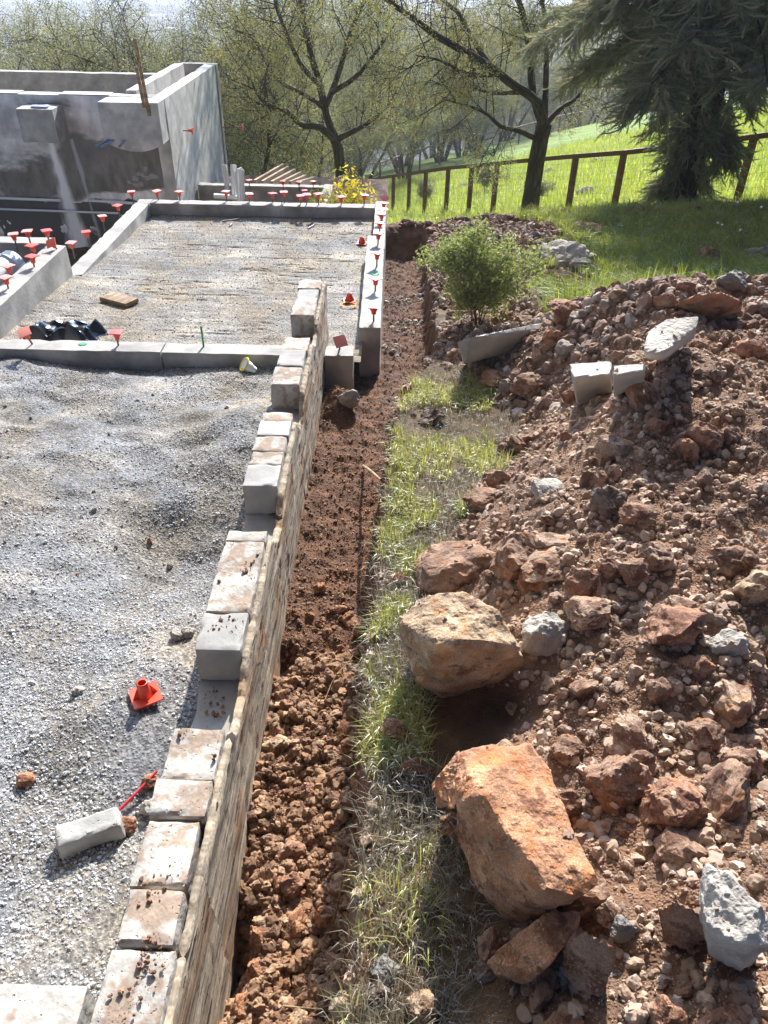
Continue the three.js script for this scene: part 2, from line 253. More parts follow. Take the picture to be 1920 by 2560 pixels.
function groundCol(x, d) {
  const n = fbm(x * 2.2, d * 2.2, 12, 4), t = d < 9 ? trenchMask(x, d) : 0, m = d < 10 ? dirtMask(x, d) : 0;
  let c = mix3(SOIL, SOIL2, clamp(0.4 + n, 0, 1)); c = mix3(c, TRENCH, t);
  let g = mix3(GRASSC, DRY, clamp(0.45 + 1.2 * fbm(x * 3, d * 3, 14, 3) - 0.5 * smoothstep(d, 3, 6), 0, 1));
  g = mix3(g, mix3(HILL, [0.26, 0.3, 0.05], clamp(0.35 + 1.3 * fbm(x * 0.35, d * 0.35, 15, 4), 0, 1)), smoothstep(d, 9.5, 11.5));
  return mix3(g, c, m);
}
struct('ground', grid(range(-0.44, 4.6, 0.018), range(-2, 9.8, 0.02), groundY, groundCol), mat.soil);
struct('ground_verge', grid(range(4.6, 16, 0.15), range(-2, 9.8, 0.15), groundY, groundCol), mat.soil);
{ const xs = [], ds = []; for (let i = -60; i <= 60; i++) xs.push(Math.sign(i) * (Math.abs(i) * 0.25 + (Math.abs(i) / 60) ** 3 * 75)); for (let j = 0; j <= 150; j++) ds.push(9.75 + 12 * (j / 150) + 190 * (j / 150) ** 2.6);
  const hillY = (x, d) => groundY(x, d) - 0.006 - (x < -0.15 ? 1.1 * (1 - smoothstep(d, 15, 20)) * smoothstep(-x, 0.15, 1) : 0);
  struct('hillside', grid(xs, ds, hillY, groundCol), M({ map: grassMap, bumpMap: grassBump, bumpScale: 0.06, vertexColors: true })); }

// gravel pads
const nearPadY = (x, d) => pw([[-1, 0.06], [0.2, 0.05], [1, 0.0], [2, -0.06], [3, -0.14], [4, -0.24], [4.72, -0.3]], d) + 0.05 * fbm(x * 1.6, d * 1.6, 21, 3) + 0.008 * fbm(x * 6, d * 6, 22, 4) + 0.005 * fbm(x * 26, d * 26, 24, 2) + 0.02 * (1 - Math.abs(fbm(x * 2.2 + 0.6 * d, d * 3.4, 23, 2)) * 2) * smoothstep(d, 2.4, 3.2) * (1 - smoothstep(d, 4.3, 4.7)) - 0.15 * gauss(x, d, -0.9, 2.5, 0.3, 0.34) + 0.13 * gauss(x, d, -0.72, 3.6, 0.36, 0.6) + 0.05 * smoothstep(-x, 1.4, 3) - 0.02;
const farPadY = (x, d) => lerp(-0.3, -0.45, smoothstep(d, 4.8, 8.7)) + 0.014 * fbm(x * 1.2, d * 1.5, 31, 3) + 0.006 * fbm(x * 2.2, d * 14, 32, 4) - 0.02 * (1 - smoothstep(Math.abs(fbm(x * 0.4, d * 5, 33, 2)), 0, 0.035)) * smoothstep(ns(x * 1.1, d * 2, 36), -0.2, 0.2) + 0.03 * smoothstep(-x, 2.4, 2.75) * (1 - smoothstep(d, 6, 7.5));
const padCol = (warm, z) => (x, d) => { const n = fbm(x * 1.3, d * 2.6, z, 4), k = 1 + 0.22 * n; return mix3([0.5 * k, 0.49 * k, 0.475 * k], [0.66 * k, 0.595 * k, 0.5 * k], clamp(warm + 0.9 * fbm(x * 0.8, d * 1.4, z + 3, 3), 0, 1)); };
struct('gravel_pad_near', grid(range(-4.6, WALL_L + 0.03, 0.02), range(0.1, 4.78, 0.02), nearPadY, padCol(0.12, 41)), mat.gravel);
struct('gravel_pad_far', grid(range(-2.8, -0.18, 0.02), range(4.82, 8.74, 0.016), farPadY, padCol(0.75, 51)), mat.gravel);
struct('court_floor', grid(range(-7, -2.8, 0.1), range(4.7, 6.55, 0.1), (x, d) => -0.42 + 0.03 * fbm(x * 2, d * 2, 61, 3), padCol(0.1, 62)), mat.gravel);
struct('excavation_floor', grid(range(-12, -0.05, 0.15), range(6.7, 16, 0.15), (x, d) => (d < 8.95 && x > -2.9 ? -1.2 : -1.72) + 0.06 * fbm(x, d, 64, 3), (x, d) => [0.27, 0.2, 0.14]), mat.soil);

// ---------------------------------------------------------------- the stepped block wall beside the trench
const dOf = (py, y = 0.15) => -onY(640, py, y).z;
{
  const w = thing('stepped_block_wall', 'long stepped concrete block wall with notches running beside the trench', 'wall');
  const shared = [mat.soiled, mat.soiled, mat.conc];
  mesh('footing', roughBox(WALL_L, WALL_R - 0.018, -0.9, 0.005, -0.3, 5.14, 0.006, 0.09, 4), mat.conc, w);
  const runs = [[0.45, 0.63, 0.815, dOf(2226), dOf(2049), dOf(1951), dOf(1818)], [dOf(1629), dOf(1531), dOf(1351), dOf(1322)], [dOf(1216), dOf(1159), dOf(1125), dOf(1087), dOf(1049), dOf(1027)], [dOf(960), dOf(914), dOf(873), dOf(839)], [dOf(787), dOf(752), dOf(717), dOf(694)]];
  let k = 0; const r = rng(5);
  runs.forEach((run, i) => { for (let j = 0; j < run.length - 1; j++, k++) { const top = 0.15 + (r() - 0.5) * 0.012, gap = 0.0015 + 0.003 * r(); mesh('block', roughBox(WALL_L + (r() - 0.5) * 0.012, WALL_R - 0.02 - r() * 0.012, 0.0, top, run[j] + gap, run[j + 1] - gap, 0.003, 0.012, k * 3.7, 0.008), i === 0 ? mat.soiled : (k % 3 ? mat.soiled : mat.conc), w); } });
  // return of the wall to the left at the near end
  for (let j = 0; j < 5; j++) mesh('block', roughBox(WALL_L - 0.02 - (j + 1) * 0.4, WALL_L - 0.026 - j * 0.4, -0.1, 0.15 - 0.006 * (j % 2), 0.46, 0.735, 0.003, 0.016, 90 + j * 5, 0.007), mat.soiled, w);
  // board-marked outer skin
  const ds = range(-0.3, 5.19, 0.012), rows = 26, pos = [], uv = [], idx = [];
  const topAt = (d) => { let t = 0.118 + 0.008 * ns(d * 5, 1) + 0.008 * ns(d * 23, 2) + 0.006 * ns(d * 60, 3); for (let i = 0; i < runs.length - 1; i++) { const a = runs[i][runs[i].length - 1], b = runs[i + 1][0]; t -= (0.05 + 0.03 * (i % 3)) * smoothstep(d, a - 0.06, a + 0.1) * (1 - smoothstep(d, b - 0.12, b + 0.04)); } return t; };
  ds.forEach((d) => { const t = topAt(d), prof = []; prof.push([WALL_R - 0.024, t - 0.006], [WALL_R - 0.012, t]); for (let q = 0; q < rows; q++) prof.push([WALL_R, lerp(t - 0.008, -0.85, (q / (rows - 1)) ** 1.4)]);
    prof.forEach(([x, y], q) => { const s = q > 1 ? 0.009 * fbm(d * 1.3, y * 26, 71, 3) + 0.006 * fbm(d * 6, y * 30, 72, 2) + 0.02 * (0.1 - y) : 0.002 * ns(d * 30, q); pos.push(x + s, y, -d); uv.push(d, y); }); });
  const n = rows + 2; for (let i = 0; i < ds.length - 1; i++) for (let q = 0; q < n - 1; q++) { const a = i * n + q; idx.push(a, a + n, a + 1, a + 1, a + n, a + n + 1); }
  const g = new THREE.BufferGeometry(); g.setAttribute('position', new THREE.Float32BufferAttribute(pos, 3)); g.setAttribute('uv', new THREE.Float32BufferAttribute(uv, 2)); g.setIndex(idx); g.computeVertexNormals();
  mesh('board_marked_face', g, mat.board, w).userData.label = 'board-marked, soil-stained outer face of the wall';
}

// ---------------------------------------------------------------- stem walls round the far pad
const stem = (label, boxes, m = mat.conc) => { const w = thing('stem_wall', label, 'wall', null, 'low concrete stem walls round the gravel pads'); boxes.forEach(([n, ...b], i) => mesh(n, roughBox(...b, 0.003, 0.07, i * 5 + b[4] * 3, 0.007), m, w)); return w; };
stem('low concrete stem wall crossing between the two gravel pads', [['wall_section', -3.0, -1.5, -0.75, -0.2, 4.7, 4.855], ['wall_section', -1.494, WALL_L - 0.004, -0.75, -0.203, 4.7, 4.855]]);
stem('short concrete stub between the block wall and the trench end', [['wall_section', WALL_R + 0.016, -0.225, -0.8, -0.2, 4.7, 4.86]]);
stem('concrete stem wall along the trench beside the far gravel pad', [['wall_section', -0.205, -0.05, -1.1, -0.2, 5.17, 7.3], ['low_section', -0.165, -0.045, -1.1, -0.32, 7.304, 8.95]]);
stem('concrete stem wall closing the back end of the far gravel pad', [['wall_section', -2.62, -1.2, -1.6, -0.33, 8.72, 8.87], ['wall_section', -1.195, -0.17, -1.6, -0.332, 8.72, 8.87]]);
stem('concrete stem wall on the far pad side of the excavation, stepping up', [['high_section', -2.86, -2.7, -1.3, -0.08, 4.86, 6.47], ['low_section', -2.78, -2.625, -1.6, -0.33, 6.474, 8.87]]);
stem('concrete wall closing the small court with the white pipe', [['wall_section', -7, -2.87, -1.7, -0.08, 6.5, 6.66]]);

// ---------------------------------------------------------------- rebar caps
const capGeo = (() => {
  const plate = new THREE.BoxGeometry(0.094, 0.007, 0.094, 4, 1, 4); const pp = plate.attributes.position; for (let i = 0; i < pp.count; i++) { const x = pp.getX(i), z = pp.getZ(i); pp.setY(i, pp.getY(i) - 0.9 * (x * x + z * z)); }
  plate.computeVertexNormals();
  const socket = new THREE.LatheGeometry([[0.014, -0.062], [0.0195, -0.062], [0.0205, -0.03], [0.025, -0.004], [0.014, -0.004]].map((a) => new THREE.Vector2(...a)), 16);
  const fins = []; for (let k = 0; k < 4; k++) { const s = new THREE.Shape([new THREE.Vector2(0.015, -0.003), new THREE.Vector2(0.042, -0.003), new THREE.Vector2(0.02, -0.045), new THREE.Vector2(0.015, -0.045)]); const f = new THREE.ExtrudeGeometry(s, { depth: 0.003, bevelEnabled: false }); f.translate(0, 0, -0.0015); f.rotateY(k * Math.PI / 2); fins.push(f); }
  return { plate, socket, fins: mergeGeometries(fins), rod: new THREE.CylinderGeometry(0.0065, 0.0065, 0.14, 8) };
})();
let capN = 0;
function rebarCap(p, label, group, { h = 0.1, tilt = [0, 0], turn = null, sheened = null, rod = true, flip = false } = {}) {
  const r = rng(++capN * 13 + 7), sc = flip ? 1 : 0.86, o = thing(rod ? 'capped_rebar' : 'rebar_protector', label, 'rebar cap', p, group), top = sheened ?? r() < 0.45;
  const hh = h * (0.85 + 0.3 * r()), m = top ? mat.capSheened : mat.cap, head = new THREE.Group();
  if (rod) { const b = mesh('rebar', capGeo.rod, mat.rebar, o); b.position.y = hh - 0.07 - 0.01; }
  const pl = mesh('cap', capGeo.plate, m, o); mesh('socket', capGeo.socket, mat.cap, pl); mesh('fin', capGeo.fins, mat.cap, pl);
  for (const q of [pl]) { q.position.y = flip ? 0.006 : hh; if (flip) q.rotation.x = Math.PI; q.scale.setScalar(sc); }
  o.rotation.set(tilt[0] + (r() - 0.5) * 0.1, turn ?? r() * 1.57, tilt[1] + (r() - 0.5) * 0.1);
  return o;
}
const ORD = ['first', 'second', 'third', 'fourth', 'fifth', 'sixth', 'seventh', 'eighth', 'ninth', 'tenth', 'eleventh', 'twelfth'];
const capsOn = (list, y, label, group, opt, from) => list.forEach(([px, py, o], i) => rebarCap(onY(px, py, y), from ? `${label}, ${ORD[i]} from ${from}` : label, group, { ...opt, ...o }));
capsOn([[396, 500], [450, 501], [567, 503], [624, 504], [682, 505], [711, 506], [752, 509], [767, 511], [797, 511], [853, 512], [910, 513]], -0.33, 'orange rebar cap on the back stem wall', 'caps on the back stem wall', {}, 'the concrete building');
capsOn([[962, 514, { turn: 0.7, sheened: true, h: 0.12 }]], -0.325, 'pink tilted rebar cap on the corner of the back stem wall by the trench', 'caps on the trench stem wall', { tilt: [0.6, 0] });
capsOn([[332, 500], [298, 536], [260, 567], [221, 605], [185, 637]], -0.33, 'orange rebar cap on the lower stem wall by the excavation', 'caps on the excavation stem wall', {}, 'the building');
capsOn([[87, 640], [86, 667], [28, 693], [21, 721]], -0.08, 'orange rebar cap on the raised stem wall', 'caps on the raised stem wall', {}, 'its end corner');
capsOn([[142, 622, { turn: 0.3, h: 0.07 }]], -0.08, 'orange rebar cap at the end corner of the raised stem wall', 'caps on the raised stem wall', { tilt: [0.5, 0.3] });
capsOn([[40, 610], [77, 610], [123, 606]], -0.08, 'orange rebar cap on the wall behind the white pipe', 'caps on the court wall', {}, 'its open end');
capsOn([[81, 860]], -0.2, 'rebar cap with pale painted sheen beside the crumpled black plastic', 'caps on the crossing stem wall', { sheened: true, tilt: [0.35, 0.1], turn: 0.5 });
capsOn([[296, 864]], -0.2, 'orange rebar cap on the crossing stem wall, beyond the black plastic', 'caps on the crossing stem wall');
capsOn([[849, 871]], -0.2, 'pink red rebar cap tilted on the short stub beside the block wall', 'caps on the crossing stem wall', { tilt: [0.7, -0.1], turn: 0.35, h: 0.1 });
capsOn([[959, 530], [957, 545], [953, 558], [949, 579]], -0.32, 'rebar cap on the lower end of the trench stem wall', 'caps on the trench stem wall', { sheened: true }, 'the corner');
capsOn([[945, 611], [942, 666], [938, 727], [934, 803]], -0.2, 'rebar cap with pale painted sheen on the high part of the trench stem wall', 'caps on the trench stem wall', { sheened: true }, 'the step');
{ const f = (px, py) => { const p = onY(px, py, -0.38); p.y = farPadY(p.x, -p.z) + 0.004; return p; };
  rebarCap(f(905, 600), 'loose orange rebar cap upside down in the shaded far corner of the pad', 'loose caps lying on the pads', { rod: false, flip: true, sheened: false });
  rebarCap(f(874, 770), 'loose orange rebar cap upside down between the block wall and the trench stem wall', 'loose caps lying on the pads', { rod: false, flip: true, sheened: false });
  const q = onY(365, 1742, -0.03); q.y = nearPadY(q.x, -q.z) + 0.014;
  rebarCap(q, 'bright orange rebar cap lying upside down on the near gravel', 'loose caps lying on the pads', { rod: false, flip: true, sheened: false, tilt: [-0.12, 0.1], turn: 0.5 }); }
{ const p = onY(509, 866, -0.2), o = thing('rebar_stub', 'thin green painted rebar standing on the crossing stem wall', 'rebar', p); mesh('rod', new THREE.CylinderGeometry(0.007, 0.007, 0.17, 8), mat.green, o).position.y = 0.06; }
// ---------------------------------------------------------------- unfinished concrete building below the pads
const frontMap = (() => {   // stained front wall: 5.4 m x 2.4 m, x -8.4..-3, y -2..0.4
  const t = texture(1024, (u, v) => {
    const x = -8.4 + u * 5.4, y = -2 + v * 2.4, f = tfbm(pn1, u, v, 7, 7), g = tfbm(pn3, u, v, 5, 6);
    const st = tfbm(pn2, u, v, 14, 5, 5, 1); let k = 0.84 + 0.8 * (f - 0.5) + 0.25 * (st - 0.5); let c = [k, k * 0.98, k * 0.96];
    const dark = smoothstep(g + 0.3 * gauss(x, y, -3.9, -0.6, 0.5, 0.35) + 0.24 * gauss(x, y, -4.35, -0.35, 0.25, 0.7) + 0.22 * gauss(x, y, -5.2, -0.7, 0.8, 0.3) + 0.2 * gauss(x, y, -4.0, -0.75, 0.9, 0.25), 0.55, 0.68);
    c = mix3(c, [0.4, 0.38, 0.345], dark * (0.6 + 0.5 * st));
    const br = tfbm(pn3, u + 0.4, v, 9, 5, 3, 1); if (y < -1.08 + 0.3 * (br - 0.5) && br > 0.32) c = mix3(c, [0.27, 0.265, 0.26], 0.9);   // ragged brushed bitumen coat round the ledge lines
    const s1 = Math.abs(x - lerp(-4.72, -4.6, clamp(-y / 1.6, 0, 1))) / (0.035 + 0.1 * clamp((-0.25 - y) / 1.4, 0, 1)), q = tfbm(pn2, u, v, 10, 4, 6, 1);
    if (y < -0.24) c = mix3(c, [0.95, 0.95, 0.95], clamp(1.7 - s1 - 1.2 * (q - 0.3), 0, 0.96));
    const s2 = Math.abs(x - lerp(-4.42, -4.28, clamp(-y / 1.6, 0, 1))) / 0.035;
    if (y < -0.25) c = mix3(c, [0.75, 0.76, 0.77], clamp(1.1 - s2 - 2 * (q - 0.4), 0, 0.7));
    const w = tfbm(pn2, u + 0.2, v, 30, 3); if (gauss(x, y, -3.45, -0.78, 0.3, 0.2) > 0.4 && w > 0.6) c = mix3(c, [0.7, 0.7, 0.68], 0.6);
    return c;
  }, true, 1); t.wrapS = t.wrapT = THREE.MirroredRepeatWrapping; t.repeat.set(1 / 5.4, 1 / 2.4); t.offset.set(8.4 / 5.4, 2 / 2.4); return t;
})();
{
  const b = thing('concrete_building', 'unfinished bare concrete building with water-stained walls and corner box', 'building');
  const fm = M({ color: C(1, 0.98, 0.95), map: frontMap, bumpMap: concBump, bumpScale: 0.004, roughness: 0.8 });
  const light = M({ color: C(1, 0.98, 0.94), map: concMap, bumpMap: concBump, bumpScale: 0.003, roughness: 0.8 });
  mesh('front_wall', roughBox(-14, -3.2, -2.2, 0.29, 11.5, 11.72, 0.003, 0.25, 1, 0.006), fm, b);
  mesh('coping', roughBox(-14, -5.0, 0.294, 0.302, 11.49, 11.74, 0.001, 0.25, 1, 0.002), light, b);
  mesh('coping', roughBox(-4.45, -3.78, 0.294, 0.302, 11.49, 11.74, 0.001, 0.25, 2, 0.002), light, b);
  mesh('side_wall', roughBox(-3.2, -3.02, -2.4, 0.285, 11.42, 14.95, 0.004, 0.15, 3, 0.008), light, b);
  mesh('inner_ledge', roughBox(-3.62, -3.47, -0.4, 0.33, 11.73, 14.6, 0.003, 0.2, 4, 0.005), light, b);
  mesh('gutter_floor', roughBox(-3.468, -3.202, -0.4, 0.15, 11.73, 14.6, 0.003, 0.2, 5), mat.conc, b);
  mesh('back_wall', roughBox(-14, -3.63, -2.2, 0.16, 14.62, 14.82, 0.004, 0.2, 6), mat.conc, b);
  mesh('end_wall', roughBox(-3.62, -3.0, -2.2, 0.29, 14.96, 15.12, 0.003, 0.2, 7), mat.conc, b);
  mesh('planter_soil', roughBox(-13.9, -3.64, -0.6, -0.35, 11.74, 14.6, 0.02, 0.4, 8), mat.conc, b);
  // box under the overflow, hanging on the wall
  const bx = mesh('scupper_box', roughBox(-4.9, -4.42, -0.23, 0.18, 11.1, 11.498, 0.004, 0.06, 9, 0.01), M({ color: C(0.8, 0.78, 0.74), map: concMap, bumpMap: concBump, bumpScale: 0.004 }), b);
  mesh('blue_sheet', roughBox(-4.72, -4.5, 0.185, 0.2, 11.15, 11.32, 0.012, 0.03, 14, 0.01), mat.bluePipe, bx);
  const s = new THREE.Shape(); s.moveTo(-3.8, 0.26); s.lineTo(-3.8, -0.2); s.quadraticCurveTo(-3.4, -0.42, -3.035, -0.22); s.lineTo(-3.035, 0.262); s.closePath();
  const cg = new THREE.ExtrudeGeometry(s, { depth: 0.42, bevelEnabled: true, bevelSize: 0.006, bevelThickness: 0.006, bevelSegments: 1, steps: 3 }); cg.translate(0, 0.012, -11.5);
  mesh('corner_box', crease(boxUV(strip(cg)), 0.5), light, b);
  const conduit = (a, c, r) => mesh('conduit', tube([a, a.clone().lerp(c, 0.5), c], r, r, 8), mat.bluePipe, b);
  conduit(V(-3.72, -0.16, -11.12), V(-3.86, -0.21, -10.86), 0.017); conduit(V(-3.66, -0.165, -11.12), V(-3.8, -0.215, -10.86), 0.017); conduit(V(-3.52, -0.16, -11.12), V(-3.56, -0.21, -10.9), 0.014);
  // white tubes standing in for sunlit ledge edges along the wall foot
  mesh('sunlit_ledge_line', tube([V(-14, -1.0, -11.44), V(-6, -1.02, -11.44), V(-4.72, -1.05, -11.44)], 0.02, 0.02, 8), mat.pvc, b);
  mesh('sunlit_ledge_line', tube([V(-4.3, -1.04, -11.44), V(-3.6, -1.07, -11.44), V(-3.2, -1.1, -11.42), V(-3.08, -1.13, -11.4), V(-3.05, -1.25, -11.4)], 0.02, 0.02, 8), mat.pvc, b);
  mesh('sunlit_ledge_line', tube([V(-14, -1.16, -11.44), V(-6, -1.18, -11.44), V(-3.9, -1.21, -11.44)], 0.016, 0.016, 8), mat.pvc, b);
}
function sideRebar(p, len, label) { const o = thing('wall_rebar', label, 'rebar', p, 'capped bars sticking out of the building'); const r = mesh('rod', new THREE.CylinderGeometry(0.009, 0.009, len, 8), mat.rebar, o); r.rotation.z = Math.PI / 2; r.position.x = len / 2 - 0.03; for (const [n, g] of [['plate', capGeo.plate], ['socket', capGeo.socket]]) { const q = mesh(n, g, mat.cap, o); q.rotation.z = -Math.PI / 2 - 0.1; q.position.x = len; } }
sideRebar(atD(430, 326, 12.2), 0.3, 'capped steel bar sticking out of the streaked side wall near the corner box');
sideRebar(atD(548, 318, 15.0), 0.42, 'capped steel bar sticking out past the far end of the side wall');
{ const p = atD(374, 290, 11.06), o = thing('wooden_stake', 'tall thin wooden stake standing up from the concrete corner box', 'stake', p); const a = mesh('batten', roughBox(-0.022, 0.022, 0, 0.86, -0.012, 0.012, 0.001, 0.08, 1, 0.003), mat.wood, o); const c = mesh('batten', roughBox(-0.068, -0.026, 0.1, 0.56, -0.016, 0.008, 0.001, 0.08, 2, 0.003), mat.wood, o); o.rotation.z = 0.045; }
{ // white rail panel behind the corner
  const o = thing('white_railing', 'white painted rail panel leaning at the foot of the concrete building', 'railing');
  const bar = (x0, y0, x1, y1, d, w) => { const a = atD(x0, y0, d), c = atD(x1, y1, d); mesh('rail', tube([a, a.clone().lerp(c, 0.5), c], w, w, 4), mat.pvc, o); };
  bar(560, 412, 572, 500, 12.6, 0.04); bar(583, 412, 588, 503, 12, 0.045); bar(594, 422, 598, 505, 11.8, 0.03); bar(604, 424, 606, 503, 11.7, 0.035); bar(590, 430, 606, 422, 11.9, 0.03); bar(535, 490, 605, 496, 11.9, 0.04);
}
{ const w = stem('lower concrete wall with a pale top beside the rafters', [['wall_section', -3.0, -1.05, -2.2, atD(700, 466, 12.6).y, 12.6, 12.75], ['wall_section', -1.046, -0.9, -2.2, atD(700, 464, 12.6).y, 11.4, 12.75]], mat.conc);
  for (const [x, y] of [[624, 466], [708, 468], [748, 468], [783, 468], [762, 490]]) { const p = onY(x, y, atD(700, 466, 12.6).y); rebarCap(p, 'orange rebar cap on the lower wall beside the rafters', 'caps on the lower wall', { h: 0.09 }); } }
{ const o = thing('rafter_frame', 'row of slanted wooden rafters of an unfinished lower roof', 'rafters'); const L = [[637, 458, 708, 416], [656, 460, 720, 422], [679, 461, 737, 429], [704, 461, 752, 436], [725, 461, 766, 443], [743, 462, 788, 448]];
  for (const [a, b, c, d] of L) { const p = atD(a, b, 13.4), q = atD(c, d, 15.6), g = new THREE.BoxGeometry(0.045, 0.1, p.distanceTo(q)); const m = mesh('rafter', g, mat.wood, o); m.position.copy(p).lerp(q, 0.5); m.lookAt(q); }
  const p = atD(650, 450, 15), q = atD(800, 462, 15), m = mesh('ledger_beam', new THREE.BoxGeometry(p.distanceTo(q), 0.14, 0.05), mat.fence, o); m.position.copy(p).lerp(q, 0.5); m.position.y -= 0.14; }

// ---------------------------------------------------------------- fences
function fence(label, tops, H, pw_, rail, wires) {
  const o = thing('wire_fence', label, 'fence'), T = tops.map(([px, py, d]) => { const p = atD(px, py, d), g = groundY(p.x, d) ; return { x: p.x, d, top: H ? g + H : p.y, g }; });
  for (const t of T) { const m = mesh('post', new THREE.BoxGeometry(pw_, t.top - t.g + 0.3, pw_), mat.fence, o); m.position.set(t.x, (t.top + t.g - 0.3) / 2, -t.d); m.rotation.y = 0.4; }
  for (let i = 0; i < T.length - 1; i++) { const a = V(T[i].x, T[i].top + 0.02, -T[i].d), b = V(T[i + 1].x, T[i + 1].top + 0.02, -T[i + 1].d), m = mesh('rail', new THREE.BoxGeometry(rail * 1.6, rail, a.distanceTo(b) + 0.04), mat.fence, o); m.position.copy(a).lerp(b, 0.5); m.lookAt(b);
    if (wires) { const L = []; for (let k = 1; k < 9; k++) { const f = k / 9; L.push(stick(V(a.x, lerp(T[i].g, a.y, f), a.z), V(b.x, lerp(T[i + 1].g, b.y, f), b.z), 0.002, 0.002)); } const n = Math.round(a.distanceTo(b) / 0.12); for (let k = 1; k < n; k++) { const f = k / n, q = a.clone().lerp(b, f); L.push(stick(V(q.x, lerp(T[i].g, T[i + 1].g, f), q.z), q, 0.002, 0.002)); } mesh('wire_mesh', joinSticks(L), mat.wire, o).userData.kind = 'stuff'; } }
  return o;
}
fence('brown wooden post and wire fence with a top rail beyond the trees', [[2250, 300, 13], [2060, 322, 13.9], [1885, 345, 14.8], [1725, 366, 15.8], [1560, 384, 16.8], [1440, 393, 18], [1335, 402, 19.4], [1243, 411, 21], [1180, 417, 22.4], [1121, 422, 23.9], [1065, 430, 25.6], [1024, 436, 27.4], [984, 441, 29.4], [949, 447, 31.5], [915, 454, 33.8], [880, 464, 36], [842, 477, 38.5]], 0, 0.1, 0.09, true);
fence('thin wire fence climbing the far side of the green hillside', [[800, 455, 44], [850, 442, 46], [900, 430, 48], [950, 417, 50], [1000, 405, 52.5], [1050, 392, 55], [1100, 378, 58], [1150, 364, 61.5], [1200, 350, 65], [1250, 336, 69], [1300, 322, 73], [1350, 309, 77], [1400, 297, 81], [1450, 284, 85], [1500, 270, 89]], 1.35, 0.1, 0.07, false);

// ---------------------------------------------------------------- leaves, twigs, trees
const leafMat = (c, t = 0.5, ro = 0.95) => new THREE.MeshPhysicalMaterial({ color: c, roughness: ro, transmission: t, thickness: 0, side: THREE.DoubleSide });
function sprig(seed, n, len, rad, wid = 0.42) {   // a twig end with n small leaves
  const r = rng(seed), pos = [], idx = [];
  for (let i = 0; i < n; i++) {
    const c = V(r() - 0.5, r() - 0.5, r() - 0.5).normalize().multiplyScalar(rad * Math.cbrt(r())), d = V(r() - 0.5, r() * 0.7 - 0.2, r() - 0.5).normalize().multiplyScalar(len * (0.7 + 0.6 * r())), w = V(r() - 0.5, r() - 0.5, r() - 0.5).cross(d).normalize().multiplyScalar(len * wid * 0.5), o = pos.length / 3;
    for (const q of [c, c.clone().addScaledVector(d, 0.5).add(w), c.clone().add(d), c.clone().addScaledVector(d, 0.5).sub(w)]) pos.push(q.x, q.y, q.z); idx.push(o, o + 1, o + 2, o, o + 2, o + 3);
  }
  const g = new THREE.BufferGeometry(); g.setAttribute('position', new THREE.Float32BufferAttribute(pos, 3)); g.setIndex(idx); g.setAttribute('uv', new THREE.Float32BufferAttribute(new Float32Array(pos.length / 3 * 2), 2)); g.computeVertexNormals(); return g;
}
function grow(limbs, seed, o) {   // limbs: [points, r0, r1]; returns twig sticks and leaf points
  const r = rng(seed), sticks = [], tips = [];
  const rec = (pts, r0, lev) => {
    const cv = new THREE.CatmullRomCurve3(pts), L = cv.getLength(), n = Math.max(2, Math.round(L * o.density[lev]));
    for (let i = 0; i < n; i++) {
      const t = lerp(o.from?.[lev] ?? 0.25, 1, (i + r()) / n), p = cv.getPointAt(Math.min(t, 1)), tan = cv.getTangentAt(Math.min(t, 1)), side = V(r() - 0.5, r() - 0.5, r() - 0.5).cross(tan).normalize();
      const dir = tan.clone().multiplyScalar(0.55).add(side.multiplyScalar(0.8 + 0.4 * r())); dir.y += o.up[lev] + (r() - 0.5) * 0.2; dir.normalize();
      const len = o.len[lev] * (0.55 + 0.8 * r()), rad = o.rad[lev], q1 = p.clone().addScaledVector(dir, len * 0.5), d2 = dir.clone().add(V((r() - 0.5) * 0.6, (r() - 0.5) * 0.5 + o.bend[lev], (r() - 0.5) * 0.6)).normalize(), q2 = q1.clone().addScaledVector(d2, len * 0.5);
      sticks.push(stick(p, q1, rad, rad * 0.75), stick(q1, q2, rad * 0.75, rad * 0.4));
      if (lev + 1 < o.len.length) rec([p, q1, q2], rad, lev + 1); else tips.push([q1, d2], [q2, d2]);
    }
  };
  for (const [pts, r0] of limbs) rec(pts, r0, 0);
  return { sticks, tips };
}
function leafMats(tips, n, seed, jit, s0, s1) { const r = rng(seed), out = [], q = new THREE.Quaternion(), e = new THREE.Euler(); for (let i = 0; i < n; i++) { const [p] = tips[Math.floor(r() * tips.length)], s = lerp(s0, s1, r()); e.set(r() * 6.3, r() * 6.3, r() * 6.3); q.setFromEuler(e); out.push(new THREE.Matrix4().compose(V(p.x + (r() - 0.5) * jit, p.y + (r() - 0.5) * jit, p.z + (r() - 0.5) * jit), q, V(s, s, s))); } return out; }
function leafCols(n, seed, list) { const r = rng(seed), out = []; for (let i = 0; i < n; i++) { const c = list[Math.floor(r() * list.length)], k = 0.7 + 0.6 * r(); out.push(C(c[0] * k, c[1] * k, c[2] * k)); } return out; }
const OAK = [[0.22, 0.23, 0.1], [0.26, 0.25, 0.12], [0.17, 0.19, 0.08], [0.31, 0.28, 0.11]], OAKY = [[0.38, 0.34, 0.1], [0.29, 0.29, 0.1], [0.42, 0.34, 0.11], [0.22, 0.24, 0.08]], WHITE_LEAF = leafMat(C(1, 1, 1), 0.5, 0.92);
const disp = 1920 / 1659;
